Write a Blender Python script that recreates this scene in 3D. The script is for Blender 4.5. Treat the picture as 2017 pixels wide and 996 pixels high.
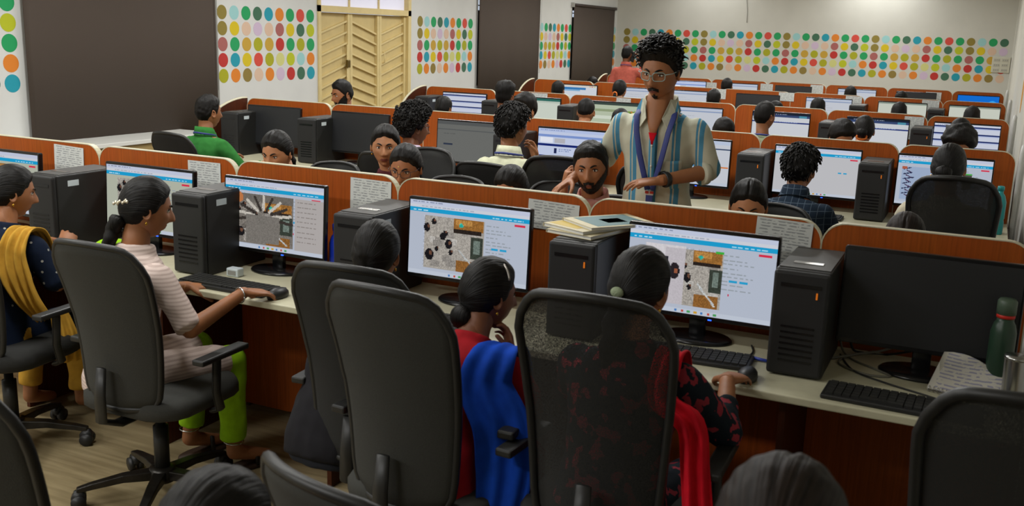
import bpy, bmesh, math, random
from mathutils import Vector, Matrix, noise
import numpy as np
random.seed(7)
for o in list(bpy.data.objects): bpy.data.objects.remove(o, do_unlink=True)
S = bpy.context.scene
COL = S.collection
R_ = math.radians

# ------------------------------------------------------------------ camera
H_CAM = 1.75
cam_d = bpy.data.cameras.new('camera'); cam = bpy.data.objects.new('camera', cam_d); COL.objects.link(cam)
ax_x = Vector((0.89850, 0.43783, 0.03119)); ax_dn = Vector((0, 0, -1)); ax_f = Vector((0, 1, 0))
# camera orientation from the two vanishing points of the room (rows run along X, aisles along Y)
def cam_axes():
    v1 = (-3200 - 1008.5, -70 - 498.0); v2 = (1960 - 1008.5, 95 - 498.0)
    f = math.sqrt(-(v1[0]*v2[0] + v1[1]*v2[1]))
    ex = -Vector((v1[0], v1[1], f)).normalized(); ey = Vector((v2[0], v2[1], f)).normalized(); ez = ex.cross(ey)
    right = Vector((ex.x, ey.x, ez.x)); down = Vector((ex.y, ey.y, ez.y)); fwd = Vector((ex.z, ey.z, ez.z))
    return f, right, down, fwd
FPX, c_r, c_d, c_f = cam_axes()
cam.matrix_world = Matrix(((c_r.x, -c_d.x, -c_f.x, 0), (c_r.y, -c_d.y, -c_f.y, 0), (c_r.z, -c_d.z, -c_f.z, H_CAM), (0, 0, 0, 1)))
cam_d.sensor_width = 36; cam_d.lens = FPX/2017*36
cam_d.clip_start = 0.05; cam_d.clip_end = 100
cam_d.dof.use_dof = True; cam_d.dof.focus_distance = 6.3; cam_d.dof.aperture_fstop = 7.0
S.camera = cam
# ------------------------------------------------------------------ world, exposure
wd = bpy.data.worlds.new('world'); S.world = wd; wd.use_nodes = True
wd.node_tree.nodes['Background'].inputs[0].default_value = (0.75, 0.85, 1.0, 1); wd.node_tree.nodes['Background'].inputs[1].default_value = 0.9
S.view_settings.view_transform = 'Standard'; S.view_settings.look = 'None'; S.view_settings.exposure = 0.0; S.view_settings.gamma = 1.0
S.view_settings.use_curve_mapping = False
# ceiling lamps: (x, y, watts); their housings are built with the ceiling below
LAMPS = [(-4.9, -.6, 80), (-2.6, -.8, 62), (-4.9, 2.2, 50), (-2.8, 2.2, 34), (-4.9, 5.0, 55), (-2.2, 5.0, 55), (-4.9, 8.0, 56), (-2.0, 8.0, 56), (-4.9, 11.2, 52), (-2.0, 11.2, 52),
         (-4.9, 14.4, 50), (-2.0, 14.4, 50), (-5.0, 17.0, 40), (-1.6, 17.0, 42), (-5.0, 19.0, 10), (-2.0, 19.0, 18)]

# ------------------------------------------------------------------ helpers
def lin(c):
    if isinstance(c, str):
        c = tuple(int(c[i:i+2], 16)/255 for i in (0, 2, 4))
    return tuple((x/12.92 if x <= 0.04045 else ((x+0.055)/1.055)**2.4) for x in c)
MATS = {}
def mat(name, col, rough=0.6, metal=0.0, spec=0.4, grain=None, var=0.0, bump=0.0, bscale=60, stretch=(1, 1, 1), emit=0.0, trans=0.0):
    """procedural principled material: base colour varied by a stretched noise, optional bump"""
    if name in MATS: return MATS[name]
    m = bpy.data.materials.new(name); m.use_nodes = True; nt = m.node_tree; b = nt.nodes['Principled BSDF']
    c = lin(col); b.inputs['Base Color'].default_value = (*c, 1); b.inputs['Roughness'].default_value = rough
    b.inputs['Metallic'].default_value = metal; b.inputs['Specular IOR Level'].default_value = spec
    if var or bump:
        tc = nt.nodes.new('ShaderNodeTexCoord'); mp = nt.nodes.new('ShaderNodeMapping'); mp.inputs['Scale'].default_value = stretch
        nt.links.new(tc.outputs['Object'], mp.inputs['Vector'])
        nz = nt.nodes.new('ShaderNodeTexNoise'); nz.inputs['Scale'].default_value = bscale; nz.inputs['Detail'].default_value = 5
        nt.links.new(mp.outputs['Vector'], nz.inputs['Vector'])
        if var:
            r = nt.nodes.new('ShaderNodeValToRGB')
            r.color_ramp.elements[0].position = 0.3; r.color_ramp.elements[1].position = 0.7
            r.color_ramp.elements[0].color = (*[x*(1-var) for x in c], 1); r.color_ramp.elements[1].color = (*[min(1, x*(1+var)) for x in c], 1)
            nt.links.new(nz.outputs['Fac'], r.inputs['Fac']); nt.links.new(r.outputs['Color'], b.inputs['Base Color'])
        if bump:
            bp = nt.nodes.new('ShaderNodeBump'); bp.inputs['Strength'].default_value = bump; bp.inputs['Distance'].default_value = 0.004
            nt.links.new(nz.outputs['Fac'], bp.inputs['Height']); nt.links.new(bp.outputs['Normal'], b.inputs['Normal'])
    if emit:
        b.inputs['Emission Color'].default_value = (*c, 1); b.inputs['Emission Strength'].default_value = emit
    MATS[name] = m; return m

class MB:
    """collects geometry; build() links it as one mesh object"""
    def __init__(s): s.v = []; s.f = []; s.m = []; s.sm = []
    def add(s, vs, fs, mi=0, smooth=False):
        o = len(s.v); s.v += [tuple(v) for v in vs]
        for f in fs: s.f.append(tuple(i+o for i in f)); s.m.append(mi); s.sm.append(smooth)
        return s
    def box(s, x0, x1, y0, y1, z0, z1, mi=0, M=None):
        vs = [Vector((x, y, z)) for z in (z0, z1) for y in (y0, y1) for x in (x0, x1)]
        if M: vs = [M @ v for v in vs]
        return s.add(vs, [(0, 2, 3, 1), (4, 5, 7, 6), (0, 1, 5, 4), (2, 6, 7, 3), (0, 4, 6, 2), (1, 3, 7, 5)], mi)
    def loft(s, rings, caps=True, mi=0, smooth=True, closed=True):
        n = len(rings[0]); vs = [p for r in rings for p in r]; fs = []
        for i in range(len(rings)-1):
            for j in range(n if closed else n-1):
                a = i*n+j; b = i*n+(j+1) % n
                fs.append((a, b, b+n, a+n))
        if caps and closed:
            fs.append(tuple(reversed(range(n)))); fs.append(tuple(range((len(rings)-1)*n, len(rings)*n)))
        return s.add(vs, fs, mi, smooth)
    def tube(s, pts, rad, n=8, mi=0, caps=True, flat=1.0, up=None):
        pts = [Vector(p) for p in pts]
        if not isinstance(rad, (list, tuple)): rad = [rad]*len(pts)
        rings = []; nrm = None
        for i, p in enumerate(pts):
            d = (pts[min(i+1, len(pts)-1)] - pts[max(i-1, 0)])
            d = d.normalized() if d.length > 1e-9 else Vector((0, 0, 1))
            if nrm is None:
                a = Vector(up) if up else (Vector((0, 0, 1)) if abs(d.z) < .9 else Vector((1, 0, 0)))
                nrm = (a - d*a.dot(d)).normalized()
            else:
                nrm = (nrm - d*nrm.dot(d)).normalized()
            bi = d.cross(nrm)
            rings.append([p + (nrm*math.cos(t)*flat + bi*math.sin(t))*rad[i] for t in [2*math.pi*k/n for k in range(n)]])
        return s.loft(rings, caps, mi)
    def capsule(s, a, b, ra, rb, n=10, mi=0):
        a = Vector(a); b = Vector(b); d = (b-a).normalized() if (b-a).length > 1e-6 else Vector((0, 0, 1))
        pts = []; rr = []
        for k in range(4): t = math.pi/2*(1-k/3.0); pts.append(a - d*ra*math.sin(t)); rr.append(max(ra*math.cos(t), ra*.08))
        for k in range(1, 5): t = math.pi/2*(k-1)/3.0; pts.append(b + d*rb*math.sin(t)); rr.append(max(rb*math.cos(t), rb*.08))
        return s.tube(pts, rr, n, mi)
    def ell(s, c, r, n=16, m=10, mi=0, M=None):
        c = Vector(c); rings = []
        for i in range(m+1):
            t = math.pi*(0.02+0.96*i/m)
            rings.append([Vector((r[0]*math.sin(t)*math.cos(a), r[1]*math.sin(t)*math.sin(a), -r[2]*math.cos(t))) for a in [2*math.pi*k/n for k in range(n)]])
        if M: rings = [[M @ p for p in q] for q in rings]
        return s.loft([[p+c for p in q] for q in rings], True, mi)
    def lathe(s, prof, n=20, c=(0, 0, 0), mi=0):
        c = Vector(c)
        return s.loft([[c+Vector((r*math.cos(a), r*math.sin(a), z)) for a in [2*math.pi*k/n for k in range(n)]] for r, z in prof], True, mi)
    def prism(s, poly, y0, y1, mi=0):
        """2-D outline in x,z pushed from y0 to y1"""
        n = len(poly); vs = [(x, y0, z) for x, z in poly] + [(x, y1, z) for x, z in poly]
        return s.add(vs, [tuple(range(n)), tuple(reversed(range(n, 2*n)))] + [(i, i+n, (i+1) % n+n, (i+1) % n) for i in range(n)], mi)
    def mesh(s, name, mats=(), bevel=0.0, seg=2):
        me = bpy.data.meshes.new(name); me.from_pydata([tuple(v) for v in s.v], [], s.f)
        for m in mats: me.materials.append(m)
        if len(mats) > 1: me.polygons.foreach_set('material_index', s.m)
        me.polygons.foreach_set('use_smooth', s.sm)
        bm = bmesh.new(); bm.from_mesh(me)
        bmesh.ops.recalc_face_normals(bm, faces=bm.faces)
        if bevel:
            es = [e for e in bm.edges if len(e.link_faces) == 2 and e.calc_face_angle() > 0.6]
            bmesh.ops.bevel(bm, geom=es, offset=bevel, segments=seg, affect='EDGES', profile=0.5)
        bm.to_mesh(me); bm.free(); me.update()
        return me
    def build(s, name, m, parent=None, bevel=0.0, seg=2):
        mats = m if isinstance(m, (list, tuple)) else [m]
        return obj(name, s.mesh(name, mats, bevel, seg), parent)

def obj(name, me, parent=None, m=None):
    o = bpy.data.objects.new(name, me); COL.objects.link(o)
    if parent: o.parent = parent
    if m is not None:
        if not me.materials: me.materials.append(m)
        o.material_slots[0].link = 'OBJECT'; o.material_slots[0].material = m
    return o
def tag(o, label=None, cat=None, group=None, kind=None):
    if label: o['label'] = label
    if cat: o['category'] = cat
    if group: o['group'] = group
    if kind: o['kind'] = kind
    return o
def thing(name, label, cat, loc=(0, 0, 0), rz=0.0, group=None):
    o = bpy.data.objects.new(name, None); COL.objects.link(o); o.location = loc; o.rotation_euler = (0, 0, rz); o.empty_display_size = .1
    return tag(o, label, cat, group)
def struct(name, mb, m, parent=None, bevel=0.0):
    o = mb.build(name, m, parent, bevel)
    if not parent: o['kind'] = 'structure'
    return o
def rrect(w, h, r, n=6, cx=0, cz=0):
    pts = []
    for (sx, sz, a0) in ((1, 1, 0), (-1, 1, 90), (-1, -1, 180), (1, -1, 270)):
        for k in range(n+1):
            a = R_(a0+90*k/n); pts.append((cx+sx*(w/2-r)+r*math.cos(a), cz+sz*(h/2-r)+r*math.sin(a)))
    return pts
def smooth(a, b, x):
    t = max(0, min(1, (x-a)/(b-a))); return t*t*(3-2*t)
# ------------------------------------------------------------------ materials
def wood_mat(name, col, dark):
    m = bpy.data.materials.new(name); m.use_nodes = True; nt = m.node_tree; b = nt.nodes['Principled BSDF']
    tc = nt.nodes.new('ShaderNodeTexCoord'); mp = nt.nodes.new('ShaderNodeMapping'); mp.inputs['Scale'].default_value = (60, 60, 2.2)
    nz = nt.nodes.new('ShaderNodeTexNoise'); nz.inputs['Scale'].default_value = 1.6; nz.inputs['Detail'].default_value = 7; nz.inputs['Roughness'].default_value = .62
    r = nt.nodes.new('ShaderNodeValToRGB'); r.color_ramp.elements[0].position = .28; r.color_ramp.elements[1].position = .75
    r.color_ramp.elements[0].color = (*lin(dark), 1); r.color_ramp.elements[1].color = (*lin(col), 1)
    mp2 = nt.nodes.new('ShaderNodeMapping'); mp2.inputs['Scale'].default_value = (5, 5, .7)
    n2 = nt.nodes.new('ShaderNodeTexNoise'); n2.inputs['Scale'].default_value = 1.0; n2.inputs['Detail'].default_value = 3
    mx = nt.nodes.new('ShaderNodeMix'); mx.data_type = 'RGBA'; mx.blend_type = 'MULTIPLY'; mx.inputs[0].default_value = .35
    nt.links.new(tc.outputs['Object'], mp.inputs[0]); nt.links.new(mp.outputs[0], nz.inputs['Vector']); nt.links.new(nz.outputs['Fac'], r.inputs[0])
    nt.links.new(tc.outputs['Object'], mp2.inputs[0]); nt.links.new(mp2.outputs[0], n2.inputs['Vector'])
    nt.links.new(r.outputs[0], mx.inputs[6]); nt.links.new(n2.outputs['Color'], mx.inputs[7]); nt.links.new(mx.outputs[2], b.inputs['Base Color'])
    b.inputs['Roughness'].default_value = .45; b.inputs['Specular IOR Level'].default_value = .22
    MATS[name] = m; return m
M_wood = wood_mat('cherry_laminate', 'b8591a', '8e4412')
M_wood2 = wood_mat('dark_laminate', '5e2c17', '43200f')
M_edge = mat('cream_edge_band', 'bdb79c', .5)
M_desk = mat('cream_worktop', 'bdb99e', .35, var=.04, bscale=30)
M_wall = mat('white_wall_paint', 'd2d3d0', .8, var=.03, bscale=3, bump=.05)
M_wallb = mat('grey_white_wall_paint', 'c7c6bd', .8, var=.03, bscale=3, bump=.05)
M_ceil = mat('ceiling_board', 'd8d8d4', .85, var=.03, bscale=20)
M_trim = mat('grey_trim', '8d8d88', .6)
M_black = mat('black_plastic', '222222', .42, bump=.1, bscale=400)
M_black2 = mat('matte_black_plastic', '1e1e1e', .6)
M_gloss = mat('glossy_black_plastic', '151516', .22)
M_case = mat('black_metal_case', '242423', .5, bump=.05, bscale=300)
M_casetop = mat('dark_grey_case_top', '3a3936', .55)
M_sticker = mat('white_sticker', 'c8d2d6', .5)
M_orange = mat('orange_indicator', 'c86a18', .4, emit=.5)
M_blueled = mat('blue_indicator', '2050ff', .4, emit=3.0)
M_chair = mat('charcoal_fabric', '33332f', .9, var=.25, bscale=500, bump=.4)
M_chair2 = mat('black_fabric', '20201e', .92, var=.2, bscale=500, bump=.4)
M_frame = mat('black_nylon_frame', '1e1e1d', .45)
M_metal = mat('worn_black_metal', '2a2723', .35, metal=.5, var=.4, bscale=30)
M_chrome = mat('steel', 'b0b0ae', .25, metal=1.0)
M_paper = mat('white_paper', 'cfcfca', .8)
M_blind = None
def blind_mat():
    m = bpy.data.materials.new('brown_blind_fabric'); m.use_nodes = True; nt = m.node_tree; b = nt.nodes['Principled BSDF']
    b.inputs['Base Color'].default_value = (*lin('52473f'), 1); b.inputs['Roughness'].default_value = .9
    tr = nt.nodes.new('ShaderNodeBsdfTranslucent'); tr.inputs[0].default_value = (*lin('8a7050'), 1)
    mx = nt.nodes.new('ShaderNodeMixShader'); mx.inputs[0].default_value = .12
    nt.links.new(b.outputs[0], mx.inputs[1]); nt.links.new(tr.outputs[0], mx.inputs[2]); nt.links.new(mx.outputs[0], nt.nodes['Material Output'].inputs[0])
    tc = nt.nodes.new('ShaderNodeTexCoord'); nz = nt.nodes.new('ShaderNodeTexNoise'); nz.inputs['Scale'].default_value = 500
    bp = nt.nodes.new('ShaderNodeBump'); bp.inputs['Strength'].default_value = .3; bp.inputs['Distance'].default_value = .002
    nt.links.new(tc.outputs['Object'], nz.inputs['Vector']); nt.links.new(nz.outputs['Fac'], bp.inputs['Height']); nt.links.new(bp.outputs[0], b.inputs['Normal'])
    return m
M_blind = blind_mat()
def mesh_fabric(name, col, hole, scale=260):
    """woven chair mesh: a fine grid of threads with open holes between"""
    m = bpy.data.materials.new(name); m.use_nodes = True; nt = m.node_tree; b = nt.nodes['Principled BSDF']
    b.inputs['Base Color'].default_value = (*lin(col), 1); b.inputs['Roughness'].default_value = .8
    tc = nt.nodes.new('ShaderNodeTexCoord'); ck = nt.nodes.new('ShaderNodeTexVoronoi'); ck.inputs['Scale'].default_value = scale
    cmp_ = nt.nodes.new('ShaderNodeMath'); cmp_.operation = 'LESS_THAN'; cmp_.inputs[1].default_value = hole
    tr = nt.nodes.new('ShaderNodeBsdfTransparent'); mx = nt.nodes.new('ShaderNodeMixShader')
    nt.links.new(tc.outputs['Object'], ck.inputs['Vector']); nt.links.new(ck.outputs['Distance'], cmp_.inputs[0]); nt.links.new(cmp_.outputs[0], mx.inputs[0])
    nt.links.new(b.outputs[0], mx.inputs[1]); nt.links.new(tr.outputs[0], mx.inputs[2]); nt.links.new(mx.outputs[0], nt.nodes['Material Output'].inputs[0])
    return m
M_mesh = mesh_fabric('open_black_mesh', '1c1c1a', .33, 700)
M_mesh_tight = mesh_fabric('tight_black_mesh', '1a1a18', .14, 700)
def paper_print(name, base, ink, scale):
    """sheet of paper with rows of small grey print"""
    m = bpy.data.materials.new(name); m.use_nodes = True; nt = m.node_tree; b = nt.nodes['Principled BSDF']; b.inputs['Roughness'].default_value = .75
    tc = nt.nodes.new('ShaderNodeTexCoord'); sp = nt.nodes.new('ShaderNodeSeparateXYZ'); nt.links.new(tc.outputs['Object'], sp.inputs[0])
    def mth(op, a, v=None):
        n = nt.nodes.new('ShaderNodeMath'); n.operation = op; nt.links.new(a, n.inputs[0])
        if v is not None:
            if hasattr(v, 'type'): nt.links.new(v, n.inputs[1])
            else: n.inputs[1].default_value = v
        return n.outputs[0]
    zz = mth('MULTIPLY', sp.outputs['Z'], scale); fr = mth('FRACT', zz); line = mth('LESS_THAN', fr, .42)
    nz = nt.nodes.new('ShaderNodeTexNoise'); nz.inputs['Scale'].default_value = 1.0; mp = nt.nodes.new('ShaderNodeMapping'); mp.inputs['Scale'].default_value = (55, 55, scale)
    nt.links.new(tc.outputs['Object'], mp.inputs[0]); nt.links.new(mp.outputs[0], nz.inputs['Vector'])
    wd_ = mth('GREATER_THAN', nz.outputs['Fac'], .46); ax = mth('ABSOLUTE', sp.outputs['X']); mg = mth('LESS_THAN', ax, .085)
    k = mth('MULTIPLY', mth('MULTIPLY', line, wd_), mg)
    mx = nt.nodes.new('ShaderNodeMix'); mx.data_type = 'RGBA'; mx.inputs[6].default_value = (*lin(base), 1); mx.inputs[7].default_value = (*lin(ink), 1)
    nt.links.new(k, mx.inputs[0]); nt.links.new(mx.outputs[2], b.inputs['Base Color'])
    return m
M_notice = paper_print('printed_notice', 'c6c8c4', '8f9292', 95)
M_floor = None
def floor_mat():
    m = bpy.data.materials.new('tan_vinyl_floor'); m.use_nodes = True; nt = m.node_tree; b = nt.nodes['Principled BSDF']
    tc = nt.nodes.new('ShaderNodeTexCoord'); mp = nt.nodes.new('ShaderNodeMapping'); mp.inputs['Scale'].default_value = (2.0, 26, 1)
    mp.inputs['Rotation'].default_value = (0, 0, R_(8))
    nz = nt.nodes.new('ShaderNodeTexNoise'); nz.inputs['Scale'].default_value = 1.2; nz.inputs['Detail'].default_value = 6
    r = nt.nodes.new('ShaderNodeValToRGB'); r.color_ramp.elements[0].position = .3; r.color_ramp.elements[1].position = .72
    r.color_ramp.elements[0].color = (*lin('7d6e50'), 1); r.color_ramp.elements[1].color = (*lin('a39370'), 1)
    nt.links.new(tc.outputs['Object'], mp.inputs[0]); nt.links.new(mp.outputs[0], nz.inputs['Vector']); nt.links.new(nz.outputs['Fac'], r.inputs[0]); nt.links.new(r.outputs[0], b.inputs['Base Color'])
    b.inputs['Roughness'].default_value = .38
    return m
M_floor = floor_mat()
M_cream = mat('cream_painted_steel', 'd8c48c', .5, var=.05, bscale=8)
M_creamd = mat('cream_door_sheet', 'cbb67e', .6, var=.05, bscale=8)

# ------------------------------------------------------------------ room shell
XL, XR, YB, YF, ZC = -7.0, 0.30, 19.5, -3.0, 3.1
struct('floor', MB().box(XL-.3, 1.3, YF-.2, YB+.3, -.1, 0), M_floor)
struct('ceiling', MB().box(XL-.3, 1.3, YF-.2, YB+.3, ZC, ZC+.1), M_ceil)
struct('wall_back', wb := MB().box(XL-.3, 1.3, YB, YB+.2, 0, ZC), M_wallb); W_back = bpy.data.objects['wall_back']
struct('wall_front', MB().box(XL-.3, 1.3, YF-.2, YF, 0, ZC), M_wallb)
wr = MB(); wr.box(XR, 1.3, 4.7, YB, 0, ZC); wr.box(1.1, 1.3, YF, 4.7, 0, ZC)
W_right = struct('wall_right', wr, M_wallb)
# left wall with openings: (y0, y1, z0, z1)
OPEN = [(5.60, 7.74, .95, 2.75), (9.45, 11.47, 0, 2.75), (13.40, 15.54, .95, 2.75), (17.10, 19.22, .95, 2.24)]
wl = MB(); y = YF
for (a, b_, z0, z1) in OPEN:
    wl.box(XL-.25, XL, y, a, 0, ZC); wl.box(XL-.25, XL, a, b_, z1, ZC)
    if z0 > 0: wl.box(XL-.25, XL, a, b_, 0, z0)
    y = b_
wl.box(XL-.25, XL, y, YB+.2, 0, ZC)
W_left = struct('wall_left', wl, M_wall)
struct('baseboard_left', MB().box(XL, XL+.015, YF, 9.45, 0, .1).box(XL, XL+.015, 11.47, YB, 0, .1), M_trim)
struct('baseboard_back', MB().box(XL, XR, YB-.015, YB, 0, .1), M_trim)
struct('trim_1', MB().box(XL+.0, XL+.012, 7.76, 7.80, 0, ZC), M_trim)
struct('trim_2', MB().box(XR-.02, XR, YB-.06, YB, 0, ZC), mat('pale_trim', 'd8d8d0', .6))
# windows behind the blinds: frame, clear transom, lower pane added to block daylight, grille
M_block = mat('brown_daylight_block', '3a2c22', .3)  # added opaque pane, so only the blind tops are backlit
gl = bpy.data.materials.new('window_glass'); gl.use_nodes = True
gb = gl.node_tree.nodes['Principled BSDF']; gb.inputs['Transmission Weight'].default_value = 1; gb.inputs['Roughness'].default_value = .05; gb.inputs['IOR'].default_value = 1.05
for i, k in enumerate((0, 2, 3)):
    a, b_, z0, z1 = OPEN[k]
    f = MB(); f.box(XL-.2, XL-.14, a, a+.05, z0, z1); f.box(XL-.2, XL-.14, b_-.05, b_, z0, z1); f.box(XL-.2, XL-.14, a, b_, z1-.05, z1); f.box(XL-.2, XL-.14, a, b_, z0, z0+.05); f.box(XL-.2, XL-.14, a, b_, 2.02, 2.07)
    w = struct('window_%d' % (i+1), f, mat('window_frame_brown', '4a3a2c', .6))
    MB().box(XL-.175, XL-.165, a+.05, b_-.05, z0+.05, 2.02).build('pane', M_block, w)
    MB().box(XL-.175, XL-.165, a+.05, b_-.05, 2.07, z1-.05).build('pane', gl, w)
    for zz in (2.14, 2.24, 2.34, 2.44, 2.54, 2.64):
        if zz < z1-.06: MB().tube([(XL-.13, a, zz), (XL-.13, b_, zz)], .008, 6).build('grille_bar', mat('grille_steel', '4a4038', .6), w)
    for q in range(1, 9):
        yy = a+(b_-a)*q/9; MB().tube([(XL-.13, yy, 2.07), (XL-.13, yy, z1-.05)], .006, 6).build('grille_bar', mat('grille_steel', '4a4038', .6), w)
BL = [('wide brown roller blind at the left of the photo, over the nearest window', 5.56, 7.745, 2.72), ('brown roller blind over the middle window, between two dotted wall panels', 13.36, 15.58, 2.72), ('brown roller blind in the far corner, beside the back wall', 17.07, 19.25, 2.27)]
for (lb, a, b_, zt) in BL:
    t = thing('roller_blind', lb, 'blind', (XL+.04, (a+b_)/2, 0), 0, 'brown roller blinds')
    h = (b_-a)/2; n = 40; f = MB(); rings = []
    for k in range(n+1):
        yy = -h+2*h*k/n; xx = .006*math.sin(yy*3.1)+.003*math.sin(yy*11)
        rings.append([(xx, yy, .62), (xx, yy, zt), (xx+.003, yy, zt), (xx+.003, yy, .62)])
    f.loft(rings); f.build('fabric', M_blind, t)
    MB().tube([(.01, -h-.03, zt+.01), (.01, h+.03, zt+.01)], .026, 12).build('roller', mat('brown_roller', '3c312c', .5), t)
    MB().tube([(.01, -h, .61), (.01, h, .61)], .012, 8).build('bottom_bar', mat('brown_roller', '3c312c', .5), t)
    for s in (-1, 1): MB().box(-.035, .03, s*h+s*.045-.008, s*h+s*.045+.008, zt-.03, zt+.05).build('bracket', mat('pale_bracket', 'b8b8b4', .5), t)
    MB().tube([(.03, h-.02, zt), (.03, h-.02, 1.1)], .003, 5).build('pull_chain', mat('pale_bracket', 'b8b8b4', .5), t)
# folding steel door with slanting angle bars, glazed transom above
d_ = MB(); d_.box(XL-.12, XL+.02, 9.45, 9.50, 0, 2.75); d_.box(XL-.12, XL+.02, 11.40, 11.47, 0, 2.75); d_.box(XL-.12, XL+.02, 9.45, 11.47, 1.92, 1.99); d_.box(XL-.12, XL+.02, 9.45, 11.47, 2.70, 2.75)
D1 = struct('door_1', d_, M_cream)
leafs = [(9.50, 10.13), (10.13, 10.77), (10.77, 11.40)]
for i, (a, b_) in enumerate(leafs):
    L = MB().box(XL-.075, XL-.06, a+.003, b_-.003, .01, 1.915).build('door_leaf', M_creamd, D1)
    for yy in (a+.003, b_-.048): MB().box(XL-.06, XL-.02, yy, yy+.045, .01, 1.915).build('stile', M_cream, L)
    sgn = (1, -1, 1)[i]
    for q in range(15):
        zc = .10+q*.127; dz = .075*sgn
        if zc+abs(dz) > 1.91: continue
        MB().add(*[( [(XL-.06, a+.04, zc-dz-.011), (XL-.03, a+.04, zc-dz-.011), (XL-.03, a+.04, zc-dz+.011), (XL-.06, a+.04, zc-dz+.011), (XL-.06, b_-.04, zc+dz-.011), (XL-.03, b_-.04, zc+dz-.011), (XL-.03, b_-.04, zc+dz+.011), (XL-.06, b_-.04, zc+dz+.011)]), [(0, 1, 2, 3), (7, 6, 5, 4), (0, 4, 5, 1), (1, 5, 6, 2), (2, 6, 7, 3), (3, 7, 4, 0)]]).build('bar', M_cream, L)
pl = D1
MB().tube([(XL-.015, 10.06, .5), (XL-.015, 10.06, 1.55)], .010, 8).build('drop_bolt', M_cream, pl)
MB().box(XL-.02, XL+.015, 10.03, 10.09, 1.28, 1.37).build('padlock', mat('old_brass', '6b5a30', .4, metal=.7), pl, .008)
MB().tube([(XL-.01, 10.83, 1.32), (XL+.02, 10.83, 1.33), (XL+.02, 10.83, 1.45), (XL-.01, 10.83, 1.46)], .007, 6).build('handle', M_cream, pl)
M_trans = mat('frosted_daylight_glass', 'd9d9ec', .5, emit=.28)  # emission stands in for daylight coming through the panes
for k, (a, b_) in enumerate(((9.50, 10.13), (10.15, 10.77), (10.79, 11.40))):
    MB().box(XL-.06, XL-.05, a, b_, 1.99, 2.70).build('pane', M_trans, D1)
    if k: MB().box(XL-.07, XL-.03, a-.02, a, 1.99, 2.70).build('mullion', M_cream, D1)
# wall dots: stickers in a 9 x 5 repeat
PAL = dict(olive='8a7a35', lblue='98c9c9', green='1f9a5a', dgreen='3f6a52', teal='1f95a8', orange='d97f28', red='cf4a3c', peach='d5b79f', lilac='c9b4cb', rose='a5605c', yellow='d0b818', lime='b4bb20', ochre='bf9a38', olime='a5a41c', dred='b8302a', pale='cccb82', brown='8a7638')
PAT = [['olive', 'lblue', 'green', 'dgreen', 'teal', 'orange', 'green', 'red', 'green'],
       ['olive', 'yellow', 'peach', 'lilac', 'peach', 'rose', 'yellow', 'dgreen', 'lime'],
       ['rose', 'green', 'ochre', 'olime', 'ochre', 'dred', 'green', 'olime', 'green'],
       ['dred', 'teal', 'yellow', 'red', 'olime', 'pale', 'lime', 'lblue', 'orange'],
       ['olime', 'orange', 'brown', 'peach', 'orange', 'lilac', 'dred', 'dgreen', 'teal']]
DM = {k: mat('dot_'+k, v, .7) for k, v in PAL.items()}
nseg = 24
ca = [2*math.pi*k/nseg for k in range(nseg)]
DOTL = MB().add([(0, math.cos(a)*.071, math.sin(a)*.071) for a in ca]+[(.0015, math.cos(a)*.071, math.sin(a)*.071) for a in ca], [tuple(range(nseg, 2*nseg))]+[(i, (i+1) % nseg, (i+1) % nseg+nseg, i+nseg) for i in range(nseg)]).mesh('dot')
DOTB = MB().add([(math.cos(a)*.069, 0, math.sin(a)*.069) for a in ca]+[(math.cos(a)*.069, -.0015, math.sin(a)*.069) for a in ca], [tuple(range(nseg, 2*nseg))]+[(i, i+nseg, (i+1) % nseg+nseg, (i+1) % nseg) for i in range(nseg)]).mesh('dot')
def dot(me, loc, c, par):
    o = obj('dot', me, par, DM[c]); o.location = loc; return o
for (y0, cols) in ((4.01, range(9)), (7.88, range(9)), (11.73, range(9)), (15.58, range(9)), (19.22, (1,))):
    for c in cols:
        for r in range(5): dot(DOTL, (XL, y0+.18*c, 1.862-.157*r), PAT[r][c % 9], W_left)
for c in range(0, 40):
    for r in range(5):
        x = -.04-.177*(38-c)
        if x < XR-.06: dot(DOTB, (x, YB, 1.845-.155*r), PAT[r][c % 9], W_back)
big = MB().add([(0, math.cos(a)*.19, math.sin(a)*.19) for a in ca]+[(-.0015, math.cos(a)*.19, math.sin(a)*.19) for a in ca], [tuple(range(nseg, 2*nseg))]+[(i, (i+1) % nseg, (i+1) % nseg+nseg, i+nseg) for i in range(nseg)]).mesh('dot')
o = obj('dot', big, W_right, mat('dot_amber', 'c98a1c', .7)); o.location = (XR, 11.1, 1.32)
# switch board on the back wall
sb = thing('switch_board', 'white socket and switch panel over the dots on the back wall', 'switch panel', (.125, YB, 1.47))
MB().box(-.145, .145, -.03, -.002, -.135, .135).build('face_plate', mat('ivory_plastic', 'c9c7b6', .5), sb, .006)
for r in range(3):
    for c in range(2):
        sk = MB().box(-.12+c*.13, -.02+c*.13, -.035, -.03, .055-r*.085, .105-r*.085).build('socket', mat('ivory_plastic2', 'b9b7a8', .5), sb, .002)
        for q in range(3): MB().box(-.105+c*.13+q*.03, -.092+c*.13+q*.03, -.037, -.035, .072-r*.085, .088-r*.085).build('slot', M_trim, sk)
tag(MB().tube([(-4.40, YB-.01, ZC), (-4.39, YB-.015, 2.5), (-4.36, YB-.015, 2.3), (-4.355, YB-.012, 2.08)], .005, 6).build('wall_cable', mat('grey_cable', '8a8a84', .6)), 'thin grey cable hanging down the upper back wall', 'cable')
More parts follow.
